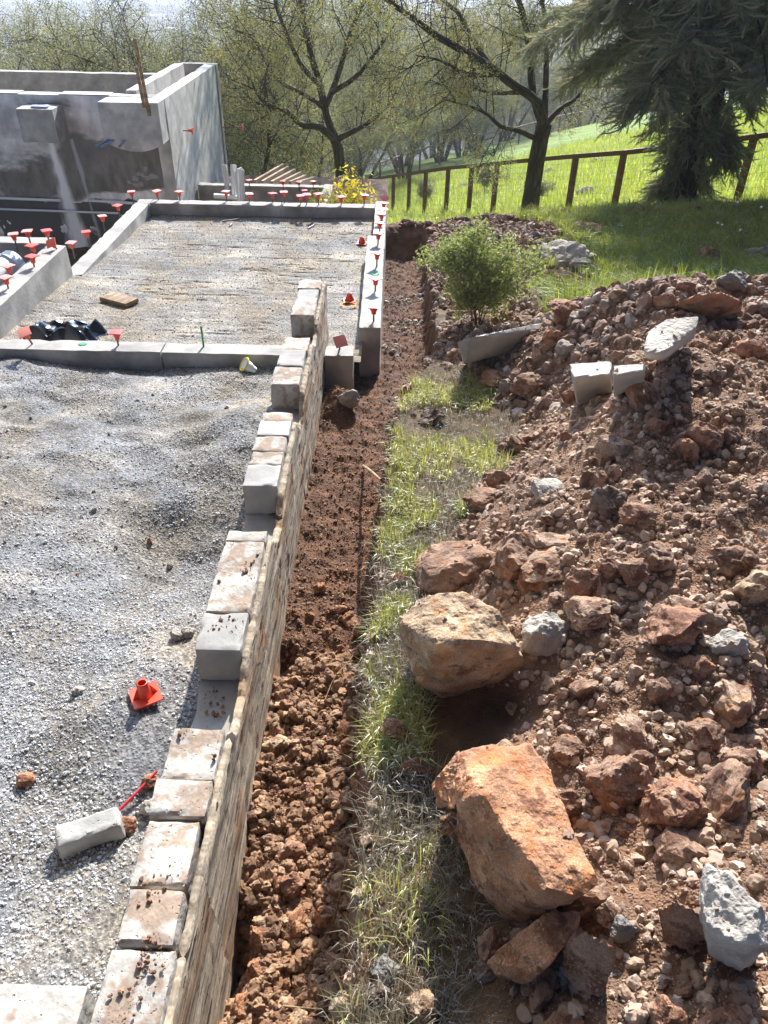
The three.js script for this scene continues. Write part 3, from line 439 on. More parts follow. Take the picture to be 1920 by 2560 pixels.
function photoTree(name, label, d, trunk, limbs, o, leaves, spread) {   // hand-traced limbs, pushed to different depths
  const r = rng(o.seed), root = thing(name, label, 'tree'), P = (q, dz) => atD(q[0] * disp, q[1] * disp, d + dz);
  const tp = trunk.map((q) => P(q, 0)); const gy = groundY(tp[0].x, d); tp.unshift(V(tp[0].x + (tp[0].x - tp[1].x) * 0.4, gy - 0.15, -d));
  mesh('trunk', tube(tp, o.r0 * 1.12, o.r0 * 0.82, 12, 0.12), mat.bark, root);
  const all = limbs.map(([w, dz, ...pts]) => { const v = pts.map((q, i) => P(q, dz * (i / (pts.length - 1)) ** 0.8)); const last = v[v.length - 1], prev = v[v.length - 2]; if (pts[pts.length - 1][1] <= 12) { const e = last.clone().sub(prev).normalize(); v.push(last.clone().addScaledVector(e, 0.7).add(V((r() - 0.5) * 0.5, 0.1, (r() - 0.5) * 0.6)), last.clone().addScaledVector(e, 1.5).add(V((r() - 0.5) * 1.2, 0.1, (r() - 0.5)))); } mesh('limb', tube(v, o.r0 * w, o.r0 * w * 0.22, 7, 0.15), mat.bark, root); return [v, o.r0 * w]; });
  const gr = grow(all, o.seed, o); const tw = mesh('twigs', joinSticks(gr.sticks), o.twig ?? mat.bark, root); tw.userData.kind = 'stuff';
  const per = Math.floor(leaves.n / 2); for (let k = 0; k < 2; k++) inst('crown', sprig(o.seed + k, 7, leaves.len, leaves.rad), WHITE_LEAF, leafMats(gr.tips, per, o.seed + k * 9, spread, 0.7, 1.3), leafCols(per, k + 5, leaves.cols), root);
  console.log(name, gr.sticks.length, gr.tips.length); return root;
}
photoTree('oak_tree', 'bare-branched oak with a dark forked trunk and thin leaves behind the back stem wall', 19.5,
  [[741, 438], [737, 380], [729, 315], [722, 296]],
  [[0.62, -1.2, [726, 305], [690, 275], [650, 270], [620, 240], [580, 228], [556, 205], [545, 178]], [0.66, 0.3, [724, 300], [707, 255], [700, 225], [690, 180], [672, 120], [660, 60], [650, 5]], [0.5, 1.2, [702, 232], [720, 190], [740, 130], [760, 60], [785, 5]], [0.5, -0.9, [730, 300], [770, 280], [800, 262], [832, 235], [855, 200]], [0.45, 1.0, [700, 232], [660, 205], [610, 180], [582, 150], [562, 110], [545, 70]], [0.4, -1.4, [692, 185], [650, 140], [622, 80], [602, 30], [594, 5]], [0.42, -0.8, [716, 200], [770, 165], [805, 122], [836, 80], [860, 40]], [0.3, 0.8, [600, 234], [560, 225], [520, 190], [505, 150]]],
  { seed: 11, r0: 0.15, density: [6, 6, 8], up: [0.35, 0.2, 0], bend: [0.25, 0.1, -0.1], len: [1.0, 0.5, 0.26], rad: [0.014, 0.007, 0.0035] }, { n: 10000, len: 0.035, rad: 0.07, cols: OAKY }, 0.08);
photoTree('oak_tree', 'leaning oak with long arching bare limbs in front of the fence', 15,
  [[1143, 462], [1151, 400], [1164, 320], [1176, 268]],
  [[0.55, -0.8, [1174, 280], [1163, 222], [1112, 186], [1052, 140], [1000, 110], [940, 75], [900, 45], [850, 10]], [0.48, 0.3, [1172, 270], [1150, 200], [1146, 130], [1136, 60], [1122, 5]], [0.36, 0.7, [1176, 270], [1180, 150], [1180, 60], [1172, 5]], [0.32, -1.0, [1160, 300], [1120, 282], [1080, 272], [1050, 245], [1000, 225], [960, 215]], [0.38, 0.6, [1176, 270], [1210, 235], [1245, 212], [1290, 150]], [0.34, 0.9, [1060, 146], [1015, 75], [985, 20], [960, 5]], [0.3, -0.9, [1080, 160], [1010, 160], [950, 130], [900, 120]], [0.3, 0.5, [1130, 198], [1060, 200], [1000, 180]]],
  { seed: 23, r0: 0.16, density: [6, 6, 8], up: [0.1, -0.15, -0.4], bend: [-0.05, -0.4, -0.6], len: [0.8, 0.42, 0.24], rad: [0.011, 0.006, 0.003] }, { n: 7500, len: 0.032, rad: 0.065, cols: OAKY }, 0.08);

// bushy evergreen oaks of the background: three kinds, copied
const protos = [0, 1, 2].map((v) => {
  const r = rng(100 + v * 7), stems = [], root = new THREE.Group(), H = 5.5 + v * 0.6;
  for (let k = 0; k < 5; k++) { const a = k / 5 * 6.28 + r(), s = 0.9 + 0.7 * r(); stems.push([[V(0.1 * Math.cos(a), -0.3, 0.1 * Math.sin(a)), V(0.5 * s * Math.cos(a), 1.2, 0.5 * s * Math.sin(a)), V(1.2 * s * Math.cos(a), H * 0.5, 1.2 * s * Math.sin(a)), V(1.7 * s * Math.cos(a + 0.4), H * (0.75 + 0.2 * r()), 1.7 * s * Math.sin(a + 0.4))], 0.11]); }
  for (const [p, q] of stems) { mesh('stem', tube(p, q, q * 0.25, 6, 0.1), mat.barkDark, root); }
  const gr = grow(stems, 300 + v, { density: [3.4, 4.2, 6], up: [0.35, 0.3, 0.15], bend: [0.3, 0.15, 0], len: [1.7, 0.85, 0.42], rad: [0.022, 0.01, 0.005] });
  mesh('twigs', joinSticks(gr.sticks), mat.bark, root).userData.kind = 'stuff';
  for (let k = 0; k < 2; k++) inst('crown', sprig(400 + v * 3 + k, 9, 0.05, 0.16), WHITE_LEAF, leafMats(gr.tips, 5200, v * 31 + k, 0.35, 0.7, 1.4), leafCols(5200, v + k * 3, v === 1 ? OAKY : OAK), root);
  return root;
});
const bgTrees = [[-12.5, 21.5, 1.05, 0], [-9.6, 20, 1.0, 2], [-7.2, 21, 1.1, 0], [-5.0, 23, 1.05, 2], [-10.5, 27, 1.2, 1], [-6.8, 28, 1.25, 0], [-15, 29, 1.3, 2], [-4.6, 36, 1.2, 0], [7.5, 74, 1.6, 1], [12, 88, 1.7, 2], [-6, 50, 1.4, 2], [1.0, 72, 1.6, 0], [17, 96, 1.6, 0], [23, 103, 1.6, 2], [-10, 62, 1.6, 1], [-3.2, 27, 0.8, 1], [0.8, 46, 0.95, 2], [3.6, 60, 1.3, 0], [-1.5, 38, 0.85, 0], [5.5, 66, 1.0, 2], [4.5, 92, 1.9, 2], [10.5, 112, 1.9, 0], [30, 112, 1.7, 1], [-12, 40, 1.3, 1], [-3, 68, 1.7, 2], [19, 118, 2, 0], [28, 128, 2, 1], [38, 120, 1.8, 2]];
const treeLabels = ['bushy grey green oak in the tree belt behind the concrete building', 'bushy oak in the valley beyond the first fence'];
bgTrees.forEach(([x, d, s, v], i) => { const near = x < -2 && d < 37, o = protos[v].clone(); o.name = numbered('evergreen_oak'); scene.add(o); o.position.set(x, groundY(x, d) - 0.1, -d); const sc = near ? s * 0.9 : s; o.scale.set(sc, sc, sc); o.rotation.y = i * 1.7; tag(o, near ? treeLabels[0] : treeLabels[1], 'tree', near ? 'oaks behind the building' : 'oaks in the valley'); });

// redwood with drooping sprays
function needleSpray(seed) { const r = rng(seed), pos = [], idx = []; for (let i = 0; i < 26; i++) { const t = i / 26, s = i % 2 ? 1 : -1, c = V(t * 0.26, -0.09 * t * t, 0), d = V(0.035 * (0.6 + r()), -0.012 - 0.02 * r(), s * 0.045 * (1.1 - t) * (0.6 + r())), w = V(0.009, 0.003, 0), o = pos.length / 3; for (const q of [c.clone().sub(w), c.clone().add(w), c.clone().add(d)]) pos.push(q.x, q.y, q.z); idx.push(o, o + 1, o + 2); } const g = new THREE.BufferGeometry(); g.setAttribute('position', new THREE.Float32BufferAttribute(pos, 3)); g.setIndex(idx); g.setAttribute('uv', new THREE.Float32BufferAttribute(new Float32Array(pos.length / 3 * 2), 2)); g.computeVertexNormals(); return g; }
function redwood(label, x, d, H, seed, lean, dens) {
  const r = rng(seed), y0 = groundY(x, d), root = thing('redwood_tree', label, 'tree', V(x, y0, -d)), tr = [V(0, -0.2, 0), V(lean * 0.3, H * 0.2, 0), V(lean * 0.6, H * 0.5, 0), V(lean, H, 0)];
  mesh('trunk', tube(tr, 0.27, 0.06, 12, 0.1), mat.barkDark, root);
  const cv = new THREE.CatmullRomCurve3(tr), boughs = [], mats = [], q = new THREE.Quaternion();
  const spray = (p, dir, s) => { const m = new THREE.Matrix4(), x1 = dir.clone().normalize(), z1 = V(r() - 0.5, r() - 0.5, r() - 0.5).cross(x1).normalize(), y1 = V().crossVectors(z1, x1); m.makeBasis(x1.multiplyScalar(s), y1.multiplyScalar(s), z1.multiplyScalar(s)); m.setPosition(p); mats.push(m); };
  const bough = (t, len, a, drop, fine) => {
    const p = cv.getPointAt(t), e = V(Math.cos(a), 0, Math.sin(a)), m1 = p.clone().addScaledVector(e, len * 0.5).add(V(0, 0.06 * len, 0)), m2 = p.clone().addScaledVector(e, len).add(V(0, -drop * len, 0)); boughs.push([[p, m1, m2], 0.01 + len * 0.007]);
    const bc = new THREE.CatmullRomCurve3([p, m1, m2]), n = Math.round((5 + len * 19) * dens);
    for (let i = 0; i < n; i++) { const u = 0.15 + 0.85 * r() ** 0.7, c = bc.getPointAt(u), tg = bc.getTangentAt(u), s = r() < 0.5 ? -1 : 1, dir = tg.clone().multiplyScalar(0.6).add(V(-e.z * s, 0, e.x * s).multiplyScalar(0.5 + 0.6 * r())).add(V((r() - 0.5) * 0.5, 0.15 - 0.75 * r(), (r() - 0.5) * 0.5)).normalize(), l = (0.16 + 0.4 * r()) * fine;
      for (let k = 0; k < 5; k++) { const f = (k + r()) / 5, q = c.clone().addScaledVector(dir, l * f); q.y -= 0.18 * l * f * f; spray(q, dir.clone().add(V((r() - 0.5) * 1.1, -0.25 * r() + 0.05, (r() - 0.5) * 1.1)), (0.65 + 0.6 * r()) * fine); } } };
  for (let i = 0; i < 34; i++) bough(0.01 + 0.17 * r(), 0.15 + 0.28 * r(), r() * 6.28, 0.3, 0.8);           // suckers at the foot
  for (let i = 0; i < 26; i++) bough(0.17 + 0.12 * r(), 0.2 + 0.5 * r(), r() * 6.28, 0.3, 0.9);
  for (let i = 0; i < 190; i++) { const t = 0.31 + 0.65 * r() ** 1.3; bough(t, Math.min(2.6, 3.4 * (1 - t) + 0.3) * (0.45 + 0.65 * r()), r() * 6.28, 0.02 + 0.22 * r(), 1); }
  boughs.forEach(([p, w]) => mesh('bough', tube(p, w, 0.004, 4), mat.barkDark, root));
  const h = Math.floor(mats.length / 2); [mats.slice(0, h), mats.slice(h)].forEach((m, k) => inst('crown', needleSpray(seed + k), leafMat(C(1, 1, 1), 0.5, 0.92), m, leafCols(m.length, seed + k, [[0.26, 0.27, 0.13], [0.3, 0.29, 0.15], [0.37, 0.31, 0.18], [0.21, 0.23, 0.11]]), root)); console.log('redwood sprays', mats.length); return root;
}
redwood('dark drooping redwood with a shaggy skirt in front of the brown fence', 4.36, 12.4, 8.5, 51, 0.35, 1.5);
redwood('second dark redwood partly hidden at the far side of the first', 8.4, 13.6, 8.5, 67, 0.1, 0.8);

// shrubs on the hillside and the yellow plant
function shrub(name, label, p, R, H, n, cols, seed, len, group) { const root = thing(name, label, 'shrub', p, group), r = rng(seed), st = []; for (let k = 0; k < 9; k++) { const a = r() * 6.28, s = R * (0.3 + 0.7 * r()); st.push([[V(0, -0.05, 0), V(s * 0.4 * Math.cos(a), H * 0.45, s * 0.4 * Math.sin(a)), V(s * Math.cos(a), H * (0.7 + 0.3 * r()), s * Math.sin(a))], 0.008 * H]); } for (const [q, w] of st) mesh('stem', tube(q, w, w * 0.4, 4), mat.bark, root); const gr = grow(st, seed, { density: [9 / H, 9 / H], up: [0.5, 0.3], bend: [0.2, 0.1], len: [H * 0.34, H * 0.16], rad: [0.003 * H, 0.0016 * H] }); mesh('twigs', joinSticks(gr.sticks), mat.bark, root).userData.kind = 'stuff'; inst('foliage', sprig(seed, 8, len, len * 2.2), WHITE_LEAF, leafMats(gr.tips, n, seed, H * 0.1, 0.7, 1.3), leafCols(n, seed, cols), root); return root; }
for (const [px, py, R] of [[1212, 480, 0.5], [1375, 340, 0.7], [1060, 505, 0.35], [1345, 500, 0.3], [1180, 372, 0.8], [690, 400, 1.2], [740, 420, 0.9], [1000, 380, 1.2], [900, 395, 1.4]]) { const p = hitGround(px, py); shrub('hillside_shrub', 'grey green shrub growing on the grassy hillside', p, R, R * 1.6, 700, OAK, Math.round(px), 0.05, 'shrubs on the hillside'); }
{ const p = atD(880, 500, 10.6); p.y -= 0.35; shrub('yellow_plant', 'bright yellow flowering plant behind the back stem wall', p, 0.16, 0.5, 90, [[0.75, 0.55, 0.03], [0.7, 0.6, 0.05], [0.4, 0.4, 0.05]], 71, 0.06); const q = atD(835, 505, 10.6); q.y -= 0.35; shrub('yellow_plant', 'low yellow plant at the foot of the oak trunk', q, 0.3, 0.36, 110, [[0.6, 0.45, 0.04], [0.4, 0.4, 0.06]], 72, 0.05); }
{ const p = hitGround(1195, 815); shrub('green_bush', 'round light green bush growing beside the trench', p, 0.3, 0.5, 1700, [[0.26, 0.3, 0.07], [0.33, 0.37, 0.1], [0.2, 0.24, 0.06], [0.4, 0.42, 0.13]], 88, 0.028); }
// ---------------------------------------------------------------- boulders and concrete rubble
const full = (a) => a.map((q) => q * disp);
function finish(g, angle = 0.45) { return crease(boxUV(g), angle); }
function survey(pts, base, zx, zy, k) {   // corner points as [px, py, height]; height 'base' is where the rock meets the ground
  const q = pts.map(([x, y, h]) => [zx + x * k, zy + y * k, h]), mx = q.reduce((a, b) => a + b[0], 0) / q.length, my = Math.max(...q.map((b) => b[1])), g = hitGround(mx, my).y + 0.015;
  return q.map(([x, y, h]) => onY(x, y, g + h - base));
}
function hero(name, label, m, pts, seed, noise = 0.07, detail = 26, zoom = null, base = 0.1) {
  const w = survey(pts, base, ...zoom);
  const { g, c } = hullRock(w, detail, noise, seed), o = mesh(name, finish(g), m); o.position.copy(c); return tag(o, label, 'rock');
}
const Z6 = [960, 1120, 960 / 1659], Z8 = [960, 1760, 960 / 1659];
hero('boulder', 'large tan boulder with a flat dusty top beside the grass strip', rockMat.tan, [[60, 740, 0.33], [160, 640, 0.36], [340, 620, 0.38], [480, 690, 0.38], [590, 860, 0.34], [300, 820, 0.38], [220, 850, 0.37], [100, 900, 0.2], [150, 1050, 0.1], [270, 1095, 0.06], [540, 1000, 0.1], [600, 930, 0.2], [320, 700, 0.0], [160, 800, 0.05], [500, 800, 0.0]], 3, 0.06, 28, Z6, 0.08);
{ const a = [[320, 195, 0.34], [630, 165, 0.38], [690, 240, 0.38], [740, 380, 0.4], [930, 790, 0.42], [820, 840, 0.4], [700, 790, 0.42], [560, 600, 0.42], [430, 385, 0.42], [300, 440, 0.34], [330, 620, 0.26], [380, 760, 0.2], [500, 930, 0.14], [560, 960, 0.12], [720, 890, 0.2], [600, 400, 0.08], [800, 700, 0.1], [400, 300, 0.1]], k = [[205, 350, 0.26], [230, 445, 0.24], [300, 450, 0.3], [430, 350, 0.38], [400, 250, 0.36], [320, 200, 0.33], [250, 290, 0.3], [300, 330, 0.1], [360, 350, 0.1]];
  const W = survey([...a, ...k], 0.13, ...Z8), A = hullRock(W.slice(0, a.length), 30, 0.055, 7), B = hullRock(W.slice(a.length), 16, 0.12, 9); B.g.translate(B.c.x - A.c.x, B.c.y - A.c.y, B.c.z - A.c.z);
  const o = mesh('boulder', finish(mergeGeometries([A.g, B.g])), rockMat.orange); o.position.copy(A.c); tag(o, 'large rust orange slab-like boulder leaning on the edge of the spoil heap', 'rock'); }
hero('boulder', 'pointed orange rock with a pale end at the foot of the orange slab', rockMat.orange, [[430, 1120, 0.2], [560, 1010, 0.27], [690, 905, 0.3], [850, 895, 0.29], [840, 960, 0.29], [790, 1010, 0.31], [720, 1130, 0.3], [610, 1215, 0.2], [480, 1180, 0.19], [620, 1050, 0.1], [760, 1000, 0.12]], 13, 0.07, 20, Z8, 0.17);
hero('boulder', 'brown angular rock touching the pointed orange rock', rockMat.brown, [[780, 1030, 0.28], [860, 980, 0.34], [1000, 1050, 0.33], [1005, 1110, 0.3], [930, 1270, 0.22], [830, 1230, 0.2], [765, 1160, 0.2], [880, 1120, 0.1], [930, 1150, 0.1]], 17, 0.09, 18, Z8, 0.2);
hero('boulder', 'pale grey white rock with a jagged peak on the heap', rockMat.pale, [[1395, 690, 0.5], [1430, 715, 0.52], [1490, 720, 0.54], [1560, 820, 0.54], [1660, 920, 0.53], [1665, 1040, 0.5], [1600, 1060, 0.52], [1540, 1160, 0.34], [1420, 1000, 0.5], [1400, 1080, 0.36], [1360, 880, 0.46], [1365, 750, 0.46], [1500, 900, 0.2], [1560, 1000, 0.2]], 19, 0.09, 22, Z8, 0.32);
hero('boulder', 'dark brown angular rock beside the pale jagged rock', rockMat.brown, [[1180, 880, 0.34], [1270, 850, 0.38], [1390, 920, 0.36], [1395, 1010, 0.32], [1310, 1065, 0.26], [1210, 1030, 0.26], [1290, 950, 0.16], [1350, 960, 0.16]], 29, 0.1, 16, Z8, 0.26);
// concrete rubble: broken slabs given by a bottom-front edge, a depth and a height
function slab(label, m, pts, seed, base, name = 'concrete_chunk') { const w = survey(pts, base, 0, 0, disp), { g, c } = hullRock(w, 22, 0.02, seed), o = mesh(name, finish(g, 0.3), m); o.position.copy(c); return tag(o, label, 'concrete'); }
slab('long pale broken concrete beam lying below the green bush', mat.rubble, [[985, 738, -0.02], [1000, 788, -0.16], [1190, 706, 0.0], [1195, 735, -0.12], [1075, 727, 0.0], [1010, 729, 0.02], [1180, 695, 0.02], [1090, 762, -0.14], [1010, 760, -0.25], [1180, 725, -0.25]], 31, -0.15);
slab('upright square pale concrete chunk half buried in the heap', mat.rubble, [[1230, 785, 0.28], [1236, 815, 0.28], [1318, 808, 0.29], [1322, 780, 0.29], [1245, 873, 0.08], [1322, 860, 0.08], [1245, 850, 0.0], [1310, 840, 0.0]], 37, 0.09);
slab('smaller pale concrete chunk joined beside the square one', mat.rubble, [[1324, 810, 0.28], [1395, 800, 0.31], [1395, 785, 0.31], [1326, 790, 0.28], [1326, 858, 0.1], [1390, 828, 0.2], [1350, 840, 0.06]], 39, 0.12);
slab('pale flat-topped rock tilted below the crest of the heap', rockMat.pale, [[1388, 760, 0.46], [1400, 715, 0.47], [1440, 690, 0.5], [1510, 683, 0.52], [1505, 705, 0.5], [1430, 766, 0.46], [1430, 780, 0.36], [1395, 775, 0.36], [1500, 730, 0.4], [1450, 740, 0.2], [1480, 720, 0.25]], 41, 0.3, 'boulder').userData.category = 'rock';
slab('brown flat rock perched on the crest of the heap', rockMat.red, [[1460, 655, 0.58], [1500, 635, 0.66], [1560, 630, 0.68], [1605, 650, 0.64], [1600, 672, 0.56], [1530, 695, 0.5], [1465, 668, 0.52], [1530, 660, 0.4], [1560, 660, 0.4]], 43, 0.5, 'boulder').userData.category = 'rock';

const nat = [1, 2, 3, 4, 5, 6, 7, 8, 9, 10].map((s) => finish(randomRock(s * 17, 7, 0.16).scale(0.05, 0.05, 0.05), 0.5));
// single rocks picked out of the photograph: display box x0,y0,x1,y1
function rockBox(name, label, m, [x0, y0, x1, y1], seed, group, sink = 0.25) {
  const cx = (x0 + x1) / 2 * disp, cy = (y0 + y1) / 2 * disp, p = hitGround(cx, lerp(y0, y1, 0.6) * disp), z = depthOf(p), k = z / FOC, w = (x1 - x0) * disp * k, e = (y1 - y0) * disp * k, r = ray(cx, cy), a = Math.atan2(-r.y, Math.hypot(r.x, r.z)), dd = Math.min(w * 0.8, e / Math.sin(a)), hh = clamp((e - dd * 0.6 * Math.sin(a)) / Math.cos(a), 0.35 * w, 0.95 * w);
  const g = finish(randomRock(seed, 10, 0.16).scale(w / 1.7, hh / 1.6, dd / 1.7).rotateZ(Math.sin(seed) * 0.25), 0.5), o = mesh(name, g, m), c = onY(cx, cy, p.y + hh * (0.5 - sink)); o.position.copy(c); return tag(o, label, 'rock', group);
}
const single = [
  ['pale angular rock beside the tan boulder', 'pale', 1132, 1325, 1222, 1415], ['dark broad rock half buried behind the tan boulder', 'brown', 905, 1170, 1075, 1290], ['dark brown rock face above the tan boulder', 'brown', 1060, 1155, 1190, 1280],
  ['long flat tan rock lying across darker rocks', 'pink', 1120, 1195, 1240, 1255], ['tilted reddish rock in the middle of the heap', 'red', 1232, 1228, 1312, 1305], ['thin long tan rock pointing up the heap', 'pink', 1222, 1292, 1318, 1352],
  ['blocky pink rock in the middle of the heap', 'pink', 1380, 1175, 1452, 1240], ['upright reddish rock on the heap', 'red', 1295, 1190, 1345, 1275], ['brown grey rock leaning on the upright reddish rock', 'brown', 1340, 1205, 1400, 1270],
  ['grey brown boulder high on the heap', 'dark', 1280, 1055, 1345, 1120], ['flat orange rock lying high on the heap', 'red', 1340, 1090, 1410, 1140], ['rock with a white painted side at the heap edge', 'brown', 1015, 1055, 1085, 1100], ['long white stone stuck in the heap', 'pale', 1150, 1035, 1225, 1080],
  ['grey white rock low on the heap', 'pale', 1535, 1360, 1605, 1440], ['red brown rock lying in the grass shade', 'red', 820, 1553, 888, 1628], ['small dark red rock in the grass shade', 'red', 868, 1635, 926, 1692], ['round dark grey stone in the shade below the tan boulder', 'dark', 885, 1570, 925, 1602],
  ['brown rock behind the orange slab boulder', 'brown', 1190, 1590, 1260, 1660], ['round brown boulder crusted with soil on the heap', 'brown', 1275, 1620, 1400, 1790], ['soil crusted boulder near the pale jagged rock', 'red', 1400, 1690, 1520, 1800], ['small round rock beside the orange slab boulder', 'brown', 1195, 1700, 1255, 1765],
  ['orange brown rock lying at the end of the tan grass strip', 'orange', 835, 1240, 885, 1275], ['dark angular rock on the grass by the trench', 'dark', 905, 885, 955, 925], ['brown flat rock in front of the concrete beam', 'red', 1040, 805, 1110, 845], ['dark hollow-edged rock beside the square concrete chunk', 'brown', 1115, 800, 1200, 855],
  ['orange rock lying behind the square concrete chunk', 'orange', 1165, 715, 1225, 765], ['reddish rock beside the green bush', 'red', 1165, 655, 1215, 690], ['broad red rock lying behind the concrete beam', 'red', 1190, 650, 1262, 690],
  ['large pale lumpy rock at the edge of the shaded grass', 'pale', 1155, 525, 1265, 590], ['grey rock under the large pale lumpy rock', 'grey', 1235, 560, 1290, 600], ['brown boulder above the pale lumpy rock', 'brown', 1220, 485, 1290, 520], ['round brown stone in the shaded grass', 'brown', 1320, 565, 1360, 605],
  ['blue grey boulder behind the crest of the heap', 'grey', 1555, 585, 1615, 635], ['round brown grey boulder in the shaded grass', 'brown', 1508, 535, 1560, 590], ['grey boulder at the verge of the shaded grass', 'grey', 1610, 530, 1680, 580],
  ['brown rock with flat top on the heap below the concrete chunks', 'red', 1400, 900, 1450, 950], ['tall brown rock on the heap slope', 'red', 1490, 900, 1560, 990], ['brown grey rock beside the trench grass', 'brown', 1070, 960, 1110, 1000], ['pale boulder among the rubble', 'pink', 1440, 1290, 1500, 1330],
  ['brown rock at the lower side of the heap', 'brown', 1480, 1560, 1560, 1620], ['dark round rock low on the heap', 'brown', 1560, 1610, 1640, 1690], ['grey stone at the foot of the brown angular rock', 'grey', 1320, 1985, 1370, 2030], ['tan rock beside the brown angular rock', 'pink', 1290, 1945, 1340, 2000],
  ['rounded cobble in the dry grass by the trench', 'grey', 800, 2075, 862, 2125], ['tan cobble at the near end of the dry grass', 'tan', 880, 2150, 950, 2212],
];
single.forEach(([l, m, ...b], i) => rockBox(i < 20 ? 'heap_rock' : 'loose_rock', l, rockMat[m], b, 200 + i * 3, undefined, i === 1 || i === 2 ? 0.55 : 0.3));
{ const o = rockBox('trench_rock', 'pale grey stone sticking out of the dirt under the stub wall', rockMat.pale, [735, 838, 772, 885], 777); }

// loose rocks: those that show largest are things of their own
function scatter(n, seed, pick) { const r = rng(seed), out = []; let guard = 0; while (out.length < n && guard++ < n * 60) { const q = pick(r); if (q) out.push(q); } return out; }
const euler = (r) => new THREE.Euler(r() * 6.28, r() * 6.28, r() * 6.28);
{
  const r = rng(71), tones = ['brown', 'red', 'pink', 'red', 'brown', 'pink', 'red', 'tan', 'brown'];
  const place = (list, name, label, group, mats) => list.forEach(([x, d, s, y]) => { const o = mesh(name, nat[Math.floor(r() * nat.length)], rockMat[mats[Math.floor(r() * mats.length)]]); o.position.set(x, y, -d); o.rotation.copy(euler(r)); o.scale.set(s * (0.75 + 0.6 * r()), s * (0.6 + 0.4 * r()), s * (0.75 + 0.5 * r())); tag(o, label, 'rock', group); });
  const heap = scatter(255, 5, (q) => { const x = lerp(-0.05, 2.6, q()), d = 0.45 + 5 * q() ** 1.3; if (heapAt(x, d) < 0.03) return; const p = projPx(x, groundY(x, d), d); if (p[0] > 1960 || p[1] > 2600) return; const s = 0.34 + 1.25 * q() ** 3 + (d > 2.5 ? 0.12 : 0); return [x, d, s, groundY(x, d) + 0.004 * s]; });
  place(heap, 'heap_stone', 'loose reddish brown stone among the soil of the spoil heap', 'loose stones on the spoil heap', tones);
  const tr = scatter(170, 6, (q) => { const d = 0.5 + 2.1 * q() ** 1.4, x = lerp(-0.4, xEdge(d) - 0.03, q()); const s = 0.22 + 0.75 * q() ** 2.5; return [x, d, s, groundY(x, d) + 0.008 * s]; });
  place(tr, 'trench_stone', 'orange brown stone lying loose on the trench floor', 'loose stones in the trench', ['orange', 'tan', 'brown', 'orange', 'red']);
  const gr = scatter(70, 8, (q) => { const d = 0.9 + 3.6 * q(), x = lerp(-3, WALL_L - 0.05, q() ** 1.4); const s = 0.14 + 0.3 * q() ** 3; return [x, d, s, nearPadY(x, d) + 0.02 * s]; });
  place(gr, 'pad_stone', 'loose pale stone lying on the grey gravel pad', 'loose stones on the gravel pad', ['pale', 'grey', 'pale', 'pale', 'red']);
  const cob = scatter(46, 9, (q) => { const d = 0.5 + 3.4 * q() ** 1.5, e = xEdge(d), x = lerp(e + 0.04, Math.max(e + 0.12, xHeap(d) + 0.1), q()); const s = 0.25 + 0.35 * q(); return [x, d, s, groundY(x, d) - 0.004]; });
  place(cob, 'bank_cobble', 'rounded grey cobble sunk in the dry grass of the trench bank', 'cobbles on the trench bank', ['grey', 'pink', 'dark', 'grey']);
  const back = scatter(80, 12, (q) => { const d = 4.6 + 4.6 * q(), x = lerp(0.45, 2.4, q()); if (dirtMask(x, d) < 0.4) return; const s = 0.5 + 0.9 * q() ** 2; return [x, d, s, groundY(x, d) + 0.01]; });
  place(back, 'dirt_stone', 'loose stone in the dirt between the bush and the shaded grass', 'stones in the far dirt', ['brown', 'dark', 'red', 'grey', 'brown']);
  const nook = scatter(34, 15, (q) => { const d = 0.62 + 1.1 * q(), x = lerp(-0.01, 0.36, q()); if (dirtMask(x, d) < 0.3) return; const s = 0.4 + 0.5 * q(); return [x, d, s, groundY(x, d) + 0.012 * s]; });
  place(nook, 'nook_stone', 'dark reddish stone lying in the shade between the two large boulders', 'stones between the large boulders', ['brown', 'red', 'dark', 'brown']);
  const crest = scatter(60, 14, (q) => { const x = lerp(1.2, 5.4, q()), d = 8.7 + 0.7 * q(); const s = 0.7 + 1.3 * q() ** 2; return [x, d, s, groundY(x, d) + 0.02 * s]; });
  place(crest, 'crest_stone', 'grey stone on the grassy edge above the fence', 'stones along the grassy edge', ['grey', 'dark', 'brown']);
}
function projPx(x, y, d) { const q = V(x, y - EYE, -d).applyQuaternion(camera.quaternion.clone().invert()); return [960 + FOC * q.x / -q.z, 1280 - FOC * q.y / -q.z]; }
for (const [px, py] of [[1255, 447], [1375, 432], [1470, 487], [1010, 462], [1105, 441], [1078, 458], [1340, 462], [1498, 405], [1160, 470], [1210, 445]]) { const p = hitGround(px, py); const o = mesh('hillside_rock', finish(randomRock(px, 6, 0.15).scale(0.28, 0.18, 0.26), 0.5), rockMat.grey); o.position.copy(p); tag(o, 'grey rock lying on the green hillside beyond the fence', 'rock', 'rocks on the hillside'); }

let onRocks = [];
